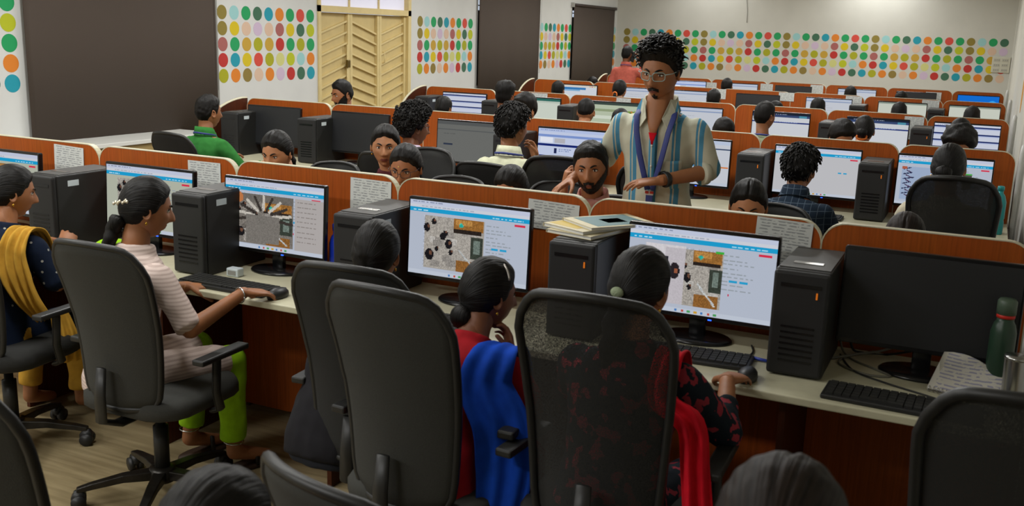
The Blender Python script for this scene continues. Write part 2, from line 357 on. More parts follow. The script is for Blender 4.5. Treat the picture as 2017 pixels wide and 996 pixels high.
# ceiling lamps
for i, (x, y, w) in enumerate(LAMPS):
    t = thing('ceiling_light', 'white surface-mounted ceiling light panel above the rows, number from front %d' % (i+1), 'ceiling light', (x, y, ZC), 0, 'ceiling light panels')
    t['label'] = 'white ceiling light panel out of view, %s line, %s from the back wall' % ('window-side' if i % 2 == 0 else 'right-hand', ('eighth', 'seventh', 'sixth', 'fifth', 'fourth', 'third', 'second', 'first')[i//2])
    MB().box(-.62, .62, -.17, .17, -.06, 0).build('housing', mat('lamp_white', 'e4e4e0', .5), t, .006)
    ld = bpy.data.lights.new('panel_light', 'AREA'); ld.shape = 'RECTANGLE'; ld.size = 1.2; ld.size_y = .3; ld.energy = w; ld.color = (1.0, 1.0, .985)
    lo = bpy.data.objects.new('panel_light', ld); COL.objects.link(lo); lo.parent = t; lo.location = (0, 0, -.07)
# ------------------------------------------------------------------ cubicle rows
ROWY = [3.42, 6.46, 9.36, 12.20, 15.00]
XS = [-5.49, -4.65, -3.81, -2.97, -2.13, -1.29, -.45, .19]
HP, ZD = 1.16, .74
ORD = ['front', 'second', 'third', 'fourth', 'rearmost']
def panel_outline(w, h, r, n=7, z0=.03):
    p = [(w/2, z0)]
    for k in range(n+1): a = R_(90*k/n); p.append((w/2-r+r*math.cos(a), h-r+r*math.sin(a)))
    for k in range(n+1): a = R_(90+90*k/n); p.append((-w/2+r+r*math.cos(a), h-r+r*math.sin(a)))
    p.append((-w/2, z0)); return p
PANELS = {}
def panel_meshes(w):
    if w not in PANELS:
        out = panel_outline(w-.005, HP, .075)
        a = MB().prism(out, -.0125, .0125).mesh('panel', [M_wood])
        e = MB(); n = len(out); o2 = [(x*(1+.0035*2/w), z+(.0035 if z > .2 else 0)) for x, z in out]
        vs = [(x, -.0135, z) for x, z in out]+[(x, -.0135, z) for x, z in o2]+[(x, .0135, z) for x, z in o2]+[(x, .0135, z) for x, z in out]
        fs = []
        for i in range(n-1):
            for k in range(3): fs.append((k*n+i, k*n+i+1, (k+1)*n+i+1, (k+1)*n+i))
        e.add(vs, fs)
        PANELS[w] = (a, e.mesh('edge_band', [M_edge]))
    return PANELS[w]
for ri, Y in enumerate(ROWY):
    t = thing('cubicle_partition', '%s cherry laminate partition row with rounded panel tops and cream edging' % ('front, nearest' if ri == 0 else ORD[ri]), 'partition', (0, Y, 0), 0, 'cubicle partition rows')
    for i in range(7):
        w = round(XS[i+1]-XS[i], 2); a, e = panel_meshes(w)
        p = obj('panel', a, t); p.location = ((XS[i]+XS[i+1])/2, 0, 0); q = obj('edge_band', e, p)
    # curved end panel on the wall side
    out = [(-.60, .03), (-.60, .74)]
    for k in range(15): aa = R_(180-84*k/14); out.append((.60*math.cos(aa), .74+.422*math.sin(aa)))
    out += [(.0, HP), (.0, .03)]
    vs = [(XS[0]-.028, y, z) for y, z in out]+[(XS[0]-.004, y, z) for y, z in out]; n = len(out)
    ep = MB().add(vs, [tuple(range(n)), tuple(reversed(range(n, 2*n)))]+[(i, i+n, (i+1) % n+n, (i+1) % n) for i in range(n)]).build('end_panel', M_wood2, t)
    MB().tube([(XS[0]-.016, y, z) for y, z in out[1:-1]], .0125, 6).build('edge_band', M_edge, ep)
    for side in (-1, 1):
        sd = 'near side of the %s partition row' % ORD[ri] if side < 0 else 'far side of the %s partition row' % ORD[ri]
        d = thing('desk', 'long cream worktop running along the '+sd, 'desk', (0, Y, 0), 0, 'cream desk runs')
        y0, y1 = (-.60, -.016) if side < 0 else (.016, .60)
        MB().box(XS[0], XS[-1], y0, y1, ZD-.025, ZD).build('worktop', M_desk, d, .004)
        for i in range(len(XS)):
            x = XS[i] if i else XS[0]+.012
            MB().box(x-.010, x+.010, y0+(.10 if side < 0 else .0), y1-(.10 if side > 0 else 0), .0, ZD-.026).build('support_panel', M_wood2, d)
    c = MB(); c.tube([(.215, Y-.03, .02), (.215, Y-.03, 1.10), (.216, Y-.026, 1.16), (.222, Y-.01, 1.20), (.228, Y+.02, 1.19), (.23, Y+.03, 1.12), (.23, Y+.03, .02)], .013, 8)
    cd = tag(c.build('cable_conduit', mat('white_conduit', 'c8c8c4', .45)), 'white looped cable conduit standing at the right end of the %s partition row' % ORD[ri], 'conduit', 'white cable conduits')

# ------------------------------------------------------------------ screens drawn as coloured quads
def em_mat():
    m = bpy.data.materials.new('lit_screen'); m.use_nodes = True; nt = m.node_tree; nt.nodes.remove(nt.nodes['Principled BSDF'])
    a = nt.nodes.new('ShaderNodeAttribute'); a.attribute_name = 'Col'; e = nt.nodes.new('ShaderNodeEmission'); e.inputs[1].default_value = .88
    nt.links.new(a.outputs['Color'], e.inputs[0]); nt.links.new(e.outputs[0], nt.nodes['Material Output'].inputs[0]); return m
M_screen = em_mat()
M_off = mat('dark_switched_off_screen', '212224', .4)
CW, CH = 128, 72
class Canvas:
    def __init__(s, bg): s.a = np.zeros((CH, CW, 3)); s.a[:] = lin(bg)
    def r(s, x0, y0, x1, y1, c):
        s.a[int(round(y0*CH)):max(int(round(y1*CH)), int(round(y0*CH))+1), int(round(x0*CW)):int(round(x1*CW))] = lin(c)
    def e(s, cx, cy, rx, ry, c):
        yy, xx = np.mgrid[0:CH, 0:CW]; k = (((xx+.5)/CW-cx)/rx)**2+(((yy+.5)/CH-cy)/ry)**2 < 1; s.a[k] = lin(c)
    def line(s, x0, y0, x1, y1, w, c):
        n = 60
        for k in range(n+1): t = k/n; s.e(x0+(x1-x0)*t, y0+(y1-y0)*t, w, w*CW/CH, c)
    def speckle(s, x0, y0, x1, y1, amt, seed):
        g = np.random.RandomState(seed); ya, yb, xa, xb = int(y0*CH), int(y1*CH), int(x0*CW), int(x1*CW)
        s.a[ya:yb, xa:xb] *= (1+amt*(np.round(g.rand(yb-ya, xb-xa, 1)*3)/3-.5))
    def text(s, x0, y0, x1, c, seed):
        g = random.Random(seed); x = x0
        while x < x1:
            w = g.uniform(.012, .04); s.r(x, y0, min(x+w, x1), y0+.012, c); x += w+.012
    def mesh(s, name, w, h):
        vs = []; fs = []; cols = []
        for j in range(CH):
            i = 0
            while i < CW:
                k = i
                while k < CW and np.abs(s.a[j, k]-s.a[j, i]).max() < 1e-6: k += 1
                x0, x1 = -w/2+w*i/CW, -w/2+w*k/CW; z1, z0 = h/2-h*j/CH, h/2-h*(j+1)/CH; b = len(vs)
                vs += [(x0, 0, z0), (x1, 0, z0), (x1, 0, z1), (x0, 0, z1)]; fs.append((b, b+1, b+2, b+3)); cols.append(s.a[j, i]); i = k
        me = bpy.data.meshes.new(name); me.from_pydata(vs, [], fs); at = me.attributes.new('Col', 'FLOAT_COLOR', 'FACE')
        at.data.foreach_set('color', np.concatenate([np.array(cols), np.ones((len(cols), 1))], 1).astype('f').ravel()); me.materials.append(M_screen); return me
def office_photo(c, x0, y0, x1, y1, seed, tint=('a8a29a', '8f8a84')):
    """overhead picture of a room: grey floor, dark seated figures, wooden tables"""
    X = lambda u: x0+(x1-x0)*u
    Y = lambda v: y0+(y1-y0)*v
    W = x1-x0; Hh = y1-y0; c.r(x0, y0, x1, y1, tint[0]); g = random.Random(seed)
    for k in range(14):
        u, v = g.random()*.8, g.random()*.85; c.r(X(u), Y(v), X(u+.16), Y(v+.12), g.choice([tint[1], tint[0], 'b8b4ae', '9a948e']))
    c.r(X(.50), Y(.0), X(.98), Y(.22), '9a6a34'); c.r(X(.52), Y(.02), X(.8), Y(.12), 'b98748'); c.r(X(.5), Y(.2), X(.96), Y(.26), '2c2420')
    c.r(X(.55), Y(.78), X(.95), Y(1), '8c5f30'); c.r(X(.78), Y(.3), X(.99), Y(.72), '3a4038'); c.r(X(.84), Y(.36), X(.94), Y(.62), '6f7c74')
    for (u, v, r_) in ((.05, .22, .055), (.1, .74, .075), (.32, .36, .05), (.42, .5, .06), (.36, .3, .04), (.22, .62, .03), (.46, .66, .035), (.16, .1, .04)):
        c.e(X(u), Y(v), r_*W, r_*Hh*1.5, '1d1b1e'); c.e(X(u+.02), Y(v-.03), r_*W*.4, r_*Hh*.6, '6c4a3a')
    c.line(X(.6), Y(.6), X(.9), Y(.95), .006, 'c0c4c4'); c.e(X(.62), Y(.12), .02*W*2, .02*Hh*2, '2fb0a0')
    c.speckle(x0, y0, x1, y1, .5, seed)
def scr_app(kind, seed):
    c = Canvas('b7bfcf' if kind != 'pale' else 'b4b8a8')
    c.r(0, 0, 1, .055, 'c4cbe0'); c.text(.02, .02, .3, '8893ad', seed); c.r(0, .055, 1, .10, 'd0d4de'); c.text(.1, .07, .55, 'a8afc0', seed+1)
    c.r(0, .10, 1, .155, '1f9fd2'); c.text(.03, .12, .16, 'bfe6f5', seed+2); c.text(.7, .12, .95, 'a8dcf0', seed+3)
    c.r(.88, .185, .97, .215, 'd8304c')
    for k in range(9): c.text(.66, .24+.05*k, .66+.1+.1*((k*7) % 3)/2, '98a0a8', seed+k)
    c.r(.70, .53, .755, .56, '2aa0d0'); c.r(.775, .53, .83, .56, '2aa0d0')
    c.r(.70, .70, .71, .72, 'c83050'); c.r(0, .945, 1, 1, 'c2cad8')
    for k in range(7): c.r(.35+.045*k, .96, .37+.045*k, .985, ['4a80c0', 'c05040', '50a060', 'd0a030'][k % 4])
    if kind == 'D' or kind == 'pale': office_photo(c, .13, .20, .64, .90, seed)
    if kind == 'E':
        office_photo(c, .25, .22, .66, .90, seed); c.r(.12, .20, .40, .90, 'd6d2d6'); c.r(.26, .22, .40, .9, 'c2bcc2'); c.e(.33, .5, .035, .1, '2a2428'); c.e(.34, .5, .012, .03, '9a5a40'); c.e(.27, .36, .012, .03, '2a2a33'); c.r(.60, .215, .66, .235, '3fb040'); c.speckle(.12, .2, .4, .9, .12, 5)
    if kind == 'C':
        c.r(.10, .19, .70, .93, '6f6a64'); office_photo(c, .10, .30, .70, .93, seed, ('7d7770', '6e6862'))
        for k in range(11):
            a = math.pi*(1-k/10); c.line(.40+.10*math.cos(a), .55-.14*math.sin(a), .40+.29*math.cos(a), .58-.36*math.sin(a), .012, 'c8c2b8' if k % 2 else '3c3632')
        c.r(.22, .50, .56, .90, '7a756f'); c.speckle(.10, .19, .70, .93, .3, 9); c.e(.14, .26, .05, .08, 'c07848')
        c.r(.72, .19, 1, .94, 'b2acaa')
        for k in range(9): c.text(.74, .24+.07*k, .93, '8f8884', seed+k)
    if kind == 'blankE':
        c.r(.0, .16, 1, .94, 'c2c2c6'); c.r(.88, .185, .97, .215, 'd8304c'); c.r(.76, .47, .80, .50, '2aa0d0'); c.r(.82, .47, .86, .50, '2aa0d0')
    if kind == 'plot':
        c.r(.05, .22, .45, .90, '9fb0cc')
        for k in range(6): c.line(.07, .28+.1*k, .14+.02*(k % 3), .24+.1*k, .006, '2c3050'); c.line(.1, .3+.1*k, .15, .34+.1*k, .006, '4a3050')
        c.r(.05, .22, .10, .28, 'b06048'); c.r(.70, .3, .80, .6, '505048'); c.r(.70, .28, .80, .31, '50b050')
    return c
def scr_page(kind, seed):
    c = Canvas('c9cdd6'); g = random.Random(seed)
    if kind == 'table':
        c.a[:] = lin('cdd2e2')
        for k in range(5): c.r(0, .06+.2*k, 1, .10+.2*k, '26336a'); c.r(0, .10+.2*k, 1, .13+.2*k, 'aeb9dc')
        c.text(.05, .03, .4, '8088a0', seed)
    elif kind == 'portal':
        c.a[:] = lin('c6d0ea'); c.r(0, 0, 1, .07, 'b8c6ea'); c.text(.03, .03, .4, '7a86b0', seed); c.r(0, .14, 1, .19, '7e97d2'); c.r(.0, .36, 1, .41, '1d2c72'); c.r(.0, .64, 1, .69, '1d2c72'); c.r(.40, .64, .52, .69, '28b0e0'); c.r(.03, .21, .22, .34, 'e8ecf8'); c.r(.24, .22, .4, .34, 'b8b8c0')
        c.r(.24, .46, .28, .58, '28305a'); c.text(.31, .47, .5, '4060a0', seed+1); c.text(.31, .52, .46, '4060a0', seed+2); c.text(.6, .5, .8, '98a8d0', seed+3); c.text(.24, .78, .6, '98a8d0', 4); c.text(.24, .86, .7, '98a8d0', 5)
    elif kind == 'photo':
        c.a[:] = lin('b9c4ac'); c.r(0, 0, 1, .08, '3f4b45'); c.r(.12, .22, .55, .3, '93a07e'); c.r(.62, .25, .98, .6, '7f9a48'); g2 = random.Random(3)
        for k in range(30): c.e(.62+.36*g2.random(), .25+.35*g2.random(), .02, .03, g2.choice(['c07a40', '4f7a30', 'b8b060', '6a8f40']))
        c.r(.1, .45, .5, .56, 'd4dccc'); c.text(.2, .7, .5, '90987e', 3)
    elif kind == 'header':
        c.a[:] = lin('cfd2d8'); c.r(0, 0, 1, .06, '1f2638'); c.r(0, .06, 1, .12, '3a4a72'); c.text(.1, .03, .6, 'b0b8d0', seed); c.r(0, .26, 1, .30, '2b3a7a'); c.text(.1, .27, .8, 'a0b0e0', seed); c.r(.82, .05, .95, .13, '4f90a8')
    elif kind == 'desktop':
        c.a[:] = lin('1470d8'); c.e(.6, .6, .25, .3, '2a90ee'); c.e(.85, .35, .1, .15, '3aa8f4')
    elif kind == 'office':
        c.a[:] = lin('d4d8e0'); c.r(0, 0, 1, .08, 'd8d4cc'); c.r(0, .10, .7, .2, '3a7cb8'); c.r(0, .2, .55, .26, '88b4d8')
        for k, q in enumerate(('d8a040', 'd85030', 'c8c030')): c.r(.8+.06*k, .03, .84+.06*k, .06, q)
    elif kind == 'mail':
        c.a[:] = lin('cfd6ca'); c.r(0, 0, 1, .09, '2f6a60'); c.r(0, .10, 1, .14, 'b8c4b8')
    elif kind == 'buttons':
        c.r(0, 0, 1, .08, 'bcc8de'); c.r(0, .16, 1, .2, '3a4a68'); c.text(.1, .4, .8, 'a0a8b8', 3); c.text(.1, .46, .6, 'a0a8b8', 4)
        for k in range(4): c.r(.5+.13*k, .575, .6+.13*k, .60, ['2a90d0', 'd87830', 'd87830', 'd87830'][k % 4])
        c.r(.4, .66, .72, .85, '2f62a8'); c.r(0, .93, 1, 1, 'c2cad8')
    else:
        c.r(0, 0, 1, .06, 'bac6dc'); c.r(0, .08, 1, .12, '8fa0c0')
        for k in range(6): c.text(.1, .25+.1*k, .5+.1*(k % 3), 'a8aeb8', seed+k)
    return c
SW, SH = .505, .285
SCREEN_ME = {}
def screen_mesh(kind):
    if kind not in SCREEN_ME:
        if kind == 'off': me = MB().add([(-SW/2, 0, -SH/2), (SW/2, 0, -SH/2), (SW/2, 0, SH/2), (-SW/2, 0, SH/2)], [(0, 1, 2, 3)]).mesh('screen', [M_off])
        elif kind[:4] == 'app_': me = scr_app(kind[4:], 11+len(SCREEN_ME)).mesh('screen', SW, SH)
        else: me = scr_page(kind, 21+len(SCREEN_ME)).mesh('screen', SW, SH)
        if kind == 'off': pass
        SCREEN_ME[kind] = me
    return SCREEN_ME[kind]
HOUS = MB().prism(rrect(.52, .312, .008, 3), -.012, .012).mesh('housing', [M_gloss], .003)
hb = MB(); hb.prism(rrect(.36, .20, .02, 4), .012, .035); HBACK = hb.mesh('rear_cover', [M_black], .006)
NECK = MB().loft([[(sx*.028, .02+sy*.012, z) for sx, sy in ((-1, -1), (1, -1), (1, 1), (-1, 1))] for z in (.01, .20)]).mesh('stand_neck', [M_gloss], .004)
nb = MB(); nb.loft([[(r*math.cos(a)*.125, .01+r*math.sin(a)*.085, z) for a in ca] for r, z in ((1, 0), (1, .006), (.94, .012), (.2, .016))]); BASE = nb.mesh('stand_base', [M_gloss])
LED = MB().box(-.006, .006, -.0145, -.012, -.002, .002).mesh('power_light', [M_blueled])
def monitor(x, row, kind, label, yaw=0.0, tilt=3, dy=-.20):
    t = thing('monitor', label, 'monitor', (x, ROWY[row]+dy, ZD+.0005), R_(yaw), 'computer monitors on the desks')
    def zup(o, z): o.location = (0, 0, z); o.rotation_euler = (R_(-tilt), 0, 0); return o
    h = zup(obj('housing', HOUS, t), .232); obj('rear_cover', HBACK, h)
    s = zup(obj('screen', screen_mesh(kind), t), .232); s.location = Vector((0, -.0126, .234)); s.name = 'screen'
    obj('stand_neck', NECK, t); obj('stand_base', BASE, t)
    if kind != 'off': l = obj('power_light', LED, h); l.location = (.05, 0, -.152)
    return t
MON = [
 (0, -4.25, 'app_pale', 'lit monitor cut off by the left edge of the photo, beside a black tower'),
 (0, -3.30, 'app_pale', 'lit monitor half hidden behind the woman with the sparkling hair clip'),
 (0, -2.61, 'app_C', 'lit monitor with a greyish room picture, above the keyboard with a hand on the mouse'),
 (0, -1.70, 'app_D', 'lit monitor with an overhead office picture, behind the woman in the blue dupatta'),
 (0, -.81, 'app_E', 'lit monitor with a two-part room picture, behind the woman in the red dupatta'),
 (0, -.09, 'off', 'large switched-off monitor at the right edge, above cables and a spiral notebook'),
 (1, -5.06, 'off', 'switched-off monitor at the left end of the second row, beside the man in green'),
 (1, -4.25, 'off', 'switched-off monitor of the second row, just behind the woman looking at the camera'),
 (1, -3.32, 'pagegrey', 'dim grey monitor between the curly-haired man and the man with a blue neck strap'),
 (1, -2.52, 'portal', 'blue-white lit monitor directly behind the bearded man'),
 (1, -1.69, 'buttons', 'lit monitor partly hidden by the standing man, on his right in the photo'),
 (1, -.90, 'app_blankE', 'lit monitor with a nearly blank page before the checked shirt man'),
 (1, -.18, 'app_plot', 'lit monitor with a bluish plot, in front of the woman in the big black chair'),
 (2, -4.92, 'table', 'lit monitor with banded table at the left end of the third row'),
 (2, -4.09, 'mail', 'pale lit monitor with a dark green header, third row, next to the plaid shirt man'),
 (2, -3.27, 'photo', 'greenish lit monitor with small pictures, third row, left of the standing man'),
 (2, -2.46, 'pageplain', 'third-row monitor mostly hidden by the standing man, showing beside his sleeve'),
 (2, -1.67, 'header', 'third-row monitor with a dark header, beside the man in the olive shirt'),
 (2, -.84, 'header', 'third-row monitor with a dark header, beside the woman with the orange hair tie'),
 (2, -.13, 'table', 'banded lit monitor at the right end of the third row'),
 (3, -4.78, 'office', 'fourth-row monitor with blue banner, leftmost of its row'),
 (3, -3.92, 'pageplain', 'fourth-row lit monitor, beside the woman with a ponytail'),
 (3, -3.35, 'pageplain', 'fourth-row lit monitor just right of the standing man\'s collar'),
 (3, -2.48, 'off', 'switched-off monitor of the fourth row'),
 (3, -1.66, 'pageplain', 'fourth-row lit monitor, third from the right end'),
 (3, -.86, 'mail2', 'fourth-row lit monitor, second from the right end'),
 (3, -.12, 'mail2', 'fourth-row lit monitor at the right end of the row'),
 (4, -4.10, 'portal', 'rear-row monitor with a bluish page, right of the standing man\'s face'),
 (4, -3.33, 'pageplain', 'rear-row lit monitor beside the small dark head, under the dotted wall'),
 (4, -2.56, 'off', 'switched-off monitor near the middle of the rear row'),
 (4, -1.68, 'pageplain', 'rear-row lit monitor, third from the right end'),
 (4, -.90, 'off', 'switched-off monitor of the rear row, second from the right end'),
 (4, -.12, 'desktop', 'bright blue desktop screen at the right end of the rear row')]
def extra_screens():
    c = Canvas('6d6e6b'); c.r(0, 0, 1, .08, '585a5a'); c.r(0, .2, 1, .22, '5c5e5e'); c.text(.1, .3, .3, '545656', 2); c.r(.1, .55, .25, .6, '30384a'); SCREEN_ME['pagegrey'] = c.mesh('screen', SW, SH)
    c = Canvas('ccd0c4'); c.r(0, 0, 1, .05, '8c988c'); SCREEN_ME['mail2'] = c.mesh('screen', SW, SH)
extra_screens()
for (r, x, k, lb) in MON: monitor(x, r, k, lb)

# ------------------------------------------------------------------ computer towers, notices, desk things
TW, TH, TD = .165, .335, .37
TCASE = MB().box(-TW/2, TW/2, .012, TD, 0, TH).mesh('case', [M_case], .006)
TFRONT = MB().box(-TW/2-.001, TW/2+.001, -.012, .012, .004, TH-.002).mesh('front_bezel', [M_black2], .010, 3)
TTOP = MB().box(-TW/2+.006, TW/2-.006, .03, TD-.01, TH, TH+.003).mesh('top_plate', [M_casetop], .001)
TGR = MB().box(-.045, .045, .09, .12, TH+.003, TH+.005).mesh('top_handle_slot', [M_chrome])
TBTN = MB().box(.046, .051, -.0145, -.012, .255, .275).mesh('power_button', [M_orange])
TSTK = MB().box(-.03, .03, -.0002, 0, -.013, .013).mesh('sticker', [M_sticker])
TSLOT = MB().box(-.06, .06, -.0135, -.012, .285, .297).mesh('drive_slot', [M_gloss])
TVENT = MB()
for k in range(7): TVENT.box(-.05, .05, -.0135, -.012, .05+.018*k, .056+.018*k)
TVENT = TVENT.mesh('vent_slots', [M_gloss])
def tower(x, row, label, yaw=0, dy=-.42, stk=True, btn=True):
    t = thing('computer_tower', label, 'computer tower', (x, ROWY[row]+dy, ZD+.0005), R_(yaw), 'black computer towers')
    obj('case', TCASE, t); f = obj('front_bezel', TFRONT, t); obj('top_plate', TTOP, t); obj('top_handle_slot', TGR, t)
    obj('drive_slot', TSLOT, f); obj('vent_slots', TVENT, f)
    if btn: obj('power_button', TBTN, f)
    if stk:
        s = obj('sticker', TSTK, t); s.location = (TW/2+.0006, .10, .295); s.rotation_euler = (0, 0, R_(90))
    return t
tower(-3.72, 0, 'black computer tower with a white sticker, left edge, behind the navy kurta woman', btn=False)
tower(-2.87, 0, 'black computer tower between the two left monitors of the front row', btn=False)
tower(-2.07, 0, 'black tower right of the greyish picture monitor, blue bottle at its left', btn=False)
tower(-1.19, 0, 'black tower carrying a pile of booklets', stk=False)
tower(-.44, 0, 'black tower with a lit orange button, left of the big switched-off monitor', stk=False)
tower(-5.32, 1, 'black tower at the left end of the second row, behind the green shirt man', btn=False)
tower(-4.58, 1, 'black tower standing between the two switched-off second-row monitors', btn=False)
tower(-2.93, 1, 'black tower half hidden behind the man with the blue neck strap', stk=False, btn=False)
tower(-1.26, 1, 'black second-row tower to the right of the standing man', stk=False)
tower(-.55, 1, 'black second-row tower right of the man in the dark checked shirt', stk=False)
tower(-5.30, 2, 'black tower at the left end of the third row, before the curved end panel', btn=False)
tower(-4.52, 2, 'black third-row tower just left of the plaid shirt man', btn=False, stk=False)
tower(-3.69, 2, 'black third-row tower in front of the greenish screen', btn=False, stk=False)
tower(-1.22, 2, 'black third-row tower right of the man in the olive shirt', stk=False)
tower(-.47, 2, 'black third-row tower under a pinned notice near the right end', stk=False)
tower(-1.32, 3, 'top of a black tower in the fourth row, fourth seat from the right', stk=False, btn=False)
tower(-.50, 3, 'top of a black tower in the fourth row, second seat from the right', stk=False, btn=False)
def notice(x, row, z1, w, h, label, yaw=0, dy=-.0150):
    n = 6; f = MB(); rings = []
    for k in range(n+1):
        u = k/n; rings.append([(-w/2+w*u, -.001-.004*abs(u-.5)**2*4*0.5, -h), (-w/2+w*u, -.001, 0), (-w/2+w*u, -.0005, 0), (-w/2+w*u, -.0005, -h)])
    f.loft(rings, smooth=False); o = f.build('paper_notice', M_notice); o.location = (x, ROWY[row]+dy, z1); o.rotation_euler = (0, R_(yaw), 0)
    return tag(o, label, 'notice', 'printed notices on the partitions')
NOT = [(-4.01, 0, 1.145, .20, .20, 'white printed sheet pinned at upper left, above the first black tower', 2), (-3.155, 0, 1.14, .19, .24, 'printed sheet pinned beside the monitor behind the hair clip woman', 0), (-2.26, 0, 1.14, .20, .26, 'printed sheet pinned right of the greyish picture monitor', 1), (-1.435, 0, 1.13, .21, .11, 'printed sheet pinned above the booklet pile', 2), (-.575, 0, 1.155, .19, .27, 'large printed sheet pinned between the two rightmost front monitors', 2),
       (-4.15, 2, 1.155, .18, .12, 'sheet pinned at the top of the third row, right of the plaid shirt man', 0), (-3.24, 2, 1.155, .15, .10, 'sheet pinned at the top of the third row, left of the standing man', 0), (-.56, 2, 1.145, .16, .20, 'grey sheet pinned above the third-row tower near the right end', 0),
       (-2.18, 3, 1.155, .18, .10, 'sheet pinned at the top of the fourth row, above the olive shirt man', 0), (-1.41, 3, 1.155, .18, .12, 'sheet pinned to the fourth row, above the head second from right', 0), (-.58, 3, 1.155, .18, .12, 'sheet pinned to the fourth row near its right end', 0), (-3.0, 3, 1.155, .18, .12, 'sheet pinned to the fourth row beside the standing man\'s shoulder', 0),
       (-3.82, 4, 1.11, .18, .09, 'sheet pinned to the rear row, right of the standing man\'s head', 0), (-2.98, 4, 1.13, .18, .12, 'sheet pinned to the rear row left of its dark monitor', 0), (-2.26, 4, 1.15, .18, .13, 'sheet pinned to the rear row right of its dark monitor', 0), (-.69, 4, 1.13, .20, .14, 'sheet pinned to the rear row, left of the blue desktop screen', 0)]
for (x, r, z1, w, h, lb, yw) in NOT: notice(x, r, z1, w, h, lb, yw)
KB = MB().box(-.215, .215, -.07, .07, 0, .014).mesh('body', [M_black], .004)
kk = MB()
for r in range(5):
    n = 17
    for c in range(n):
        if r == 0 and 4 <= c <= 8: continue
        x0 = -.205+.41*c/n; y0 = -.058+.0235*r; kk.box(x0+.0015, x0+.41/n-.0015, y0+.0015, y0+.0215, .014, .020)
kk.box(-.205+.41*4/17, -.205+.41*9/17-.002, -.0565, -.0365, .014, .020)
KK = kk.mesh('keys', [mat('key_black', '262624', .55)])
def keyboard(x, y, label, yaw=0, green=False):
    t = thing('keyboard', label, 'keyboard', (x, y, ZD+.0005), R_(yaw), 'black keyboards'); obj('body', KB, t); k = obj('keys', KK, t); k['kind'] = 'stuff'; return t
def mouse(x, y, label, yaw=0):
    f = MB(); f.loft([[(math.cos(a)*.031*r, math.sin(a)*.055*r, z) for a in ca] for r, z in ((.93, 0), (1, .008), (.95, .02), (.72, .031), (.35, .037), (.05, .038))])
    t = thing('computer_mouse', label, 'mouse', (x, y, ZD+.0005), R_(yaw), 'black computer mice'); f.build('shell', M_black, t)
    MB().tube([(0, .03, .028), (0, .045, .024)], .006, 8).build('scroll_wheel', M_trim, t); return t
keyboard(-2.60, 2.92, 'black keyboard before the greyish picture monitor, beside the striped sleeve')
mouse(-2.345, 2.90, 'black mouse under the hand of the woman in the striped top')
keyboard(-.79, 3.02, 'black keyboard on the desk beside the red dupatta woman\'s arm', 4)
mouse(-.56, 2.90, 'black mouse under the right hand of the red dupatta woman')
keyboard(-.12, 2.91, 'black keyboard on the desk below the switched-off monitor at right', -2)
keyboard(-1.70, 2.93, 'black keyboard below the monitor with the overhead office picture')
keyboard(-3.30, 2.93, 'black keyboard in front of the woman in the navy kurta')
keyboard(-.90, 5.98, 'black keyboard in front of the man in the dark checked shirt')
keyboard(-3.4, 5.98, 'black keyboard in front of the curly-haired man')
# booklets on the tower
tb = ZD+TH+.006
def booklet(x, y, z, w, d, h, yaw, cover, label, art=None):
    t = thing('booklet', label, 'booklet', (x, y, z), R_(yaw), 'booklets piled on the tower')
    MB().box(-w/2+.003, w/2-.003, -d/2+.003, d/2-.003, .001, h-.001).build('pages', M_paper, t)
    c = MB(); c.box(-w/2, w/2, -d/2, d/2, 0, .001); c.box(-w/2, w/2, -d/2, d/2, h-.001, h); c.box(-w/2, -w/2+.002, -d/2, d/2, 0, h); c.build('cover', cover, t)
    if art:
        for (a0, a1, b0, b1, mm) in art: MB().box(a0, a1, b0, b1, h, h+.0006).build('cover_print', mm, t)
    return t
M_bk = mat('beige_cover', 'cfc4a0', .5); M_teal = mat('teal_print', '4a7478', .5); M_yel = mat('yellow_print', 'c9ac3a', .5)
booklet(-1.20, 3.19, tb, .19, .27, .012, -14, M_bk, 'bottom booklet of the pile on the tower, pale pages showing')
booklet(-1.21, 3.20, tb+.0125, .20, .26, .012, -24, M_bk, 'middle beige booklet of the pile on the tower', [(-.09, .05, -.11, -.05, M_yel), (-.08, .08, .0, .02, M_teal)])
booklet(-1.15, 3.24, tb+.025, .20, .27, .010, -38, M_bk, 'top booklet of the pile with a teal cover picture', [(-.085, .085, -.10, .11, M_teal), (-.03, .04, -.03, .05, M_bk)])
# right-hand desk: bottle, cup, notebook, cables
b = thing('water_bottle', 'dark green steel bottle with a red ring at the right edge', 'bottle', (.125, 3.17, ZD+.0005))
MB().lathe([(.034, 0), (.036, .005), (.036, .19), (.030, .215), (.024, .225), (.024, .235)], 24).build('flask', mat('dark_green_steel', '23392a', .35), b)
MB().lathe([(.0255, .235), (.0255, .246)], 24).build('red_ring', mat('red_rubber', 'c0281c', .5), b)
MB().lathe([(.027, .246), (.027, .285), (.022, .292), (.004, .293)], 24).build('cap', mat('green_cap', '4a5a4a', .4), b)
b = thing('steel_tumbler', 'steel tumbler at the right edge, beside the dark green bottle', 'tumbler', (.165, 3.03, ZD+.0005))
MB().lathe([(.028, 0), (.029, .004), (.034, .155), (.0345, .16), (.032, .158), (.027, .01)], 24).build('cup', M_chrome, b)
MB().lathe([(.0352, .154), (.0362, .158), (.0352, .163)], 24).build('rim', M_chrome, b)
b = thing('spiral_notebook', 'open spiral notebook with handwritten page beside the dark monitor\'s stand', 'notebook', (.055, 3.12, ZD+.001), R_(-16))
f = MB(); rings = []
for k in range(9):
    u = k/8; rings.append([(-.10+.2*u, -.07, .006), (-.10+.2*u, .05, .075+.02*(1-u)+.012*math.sin(u*5)), (-.10+.2*u, .053, .075+.02*(1-u)+.012*math.sin(u*5)), (-.10+.2*u, -.07, .012)])
f.loft(rings); f.build('page_block', paper_print('handwritten_page', 'c2beb2', '8f8ea0', 130), b)
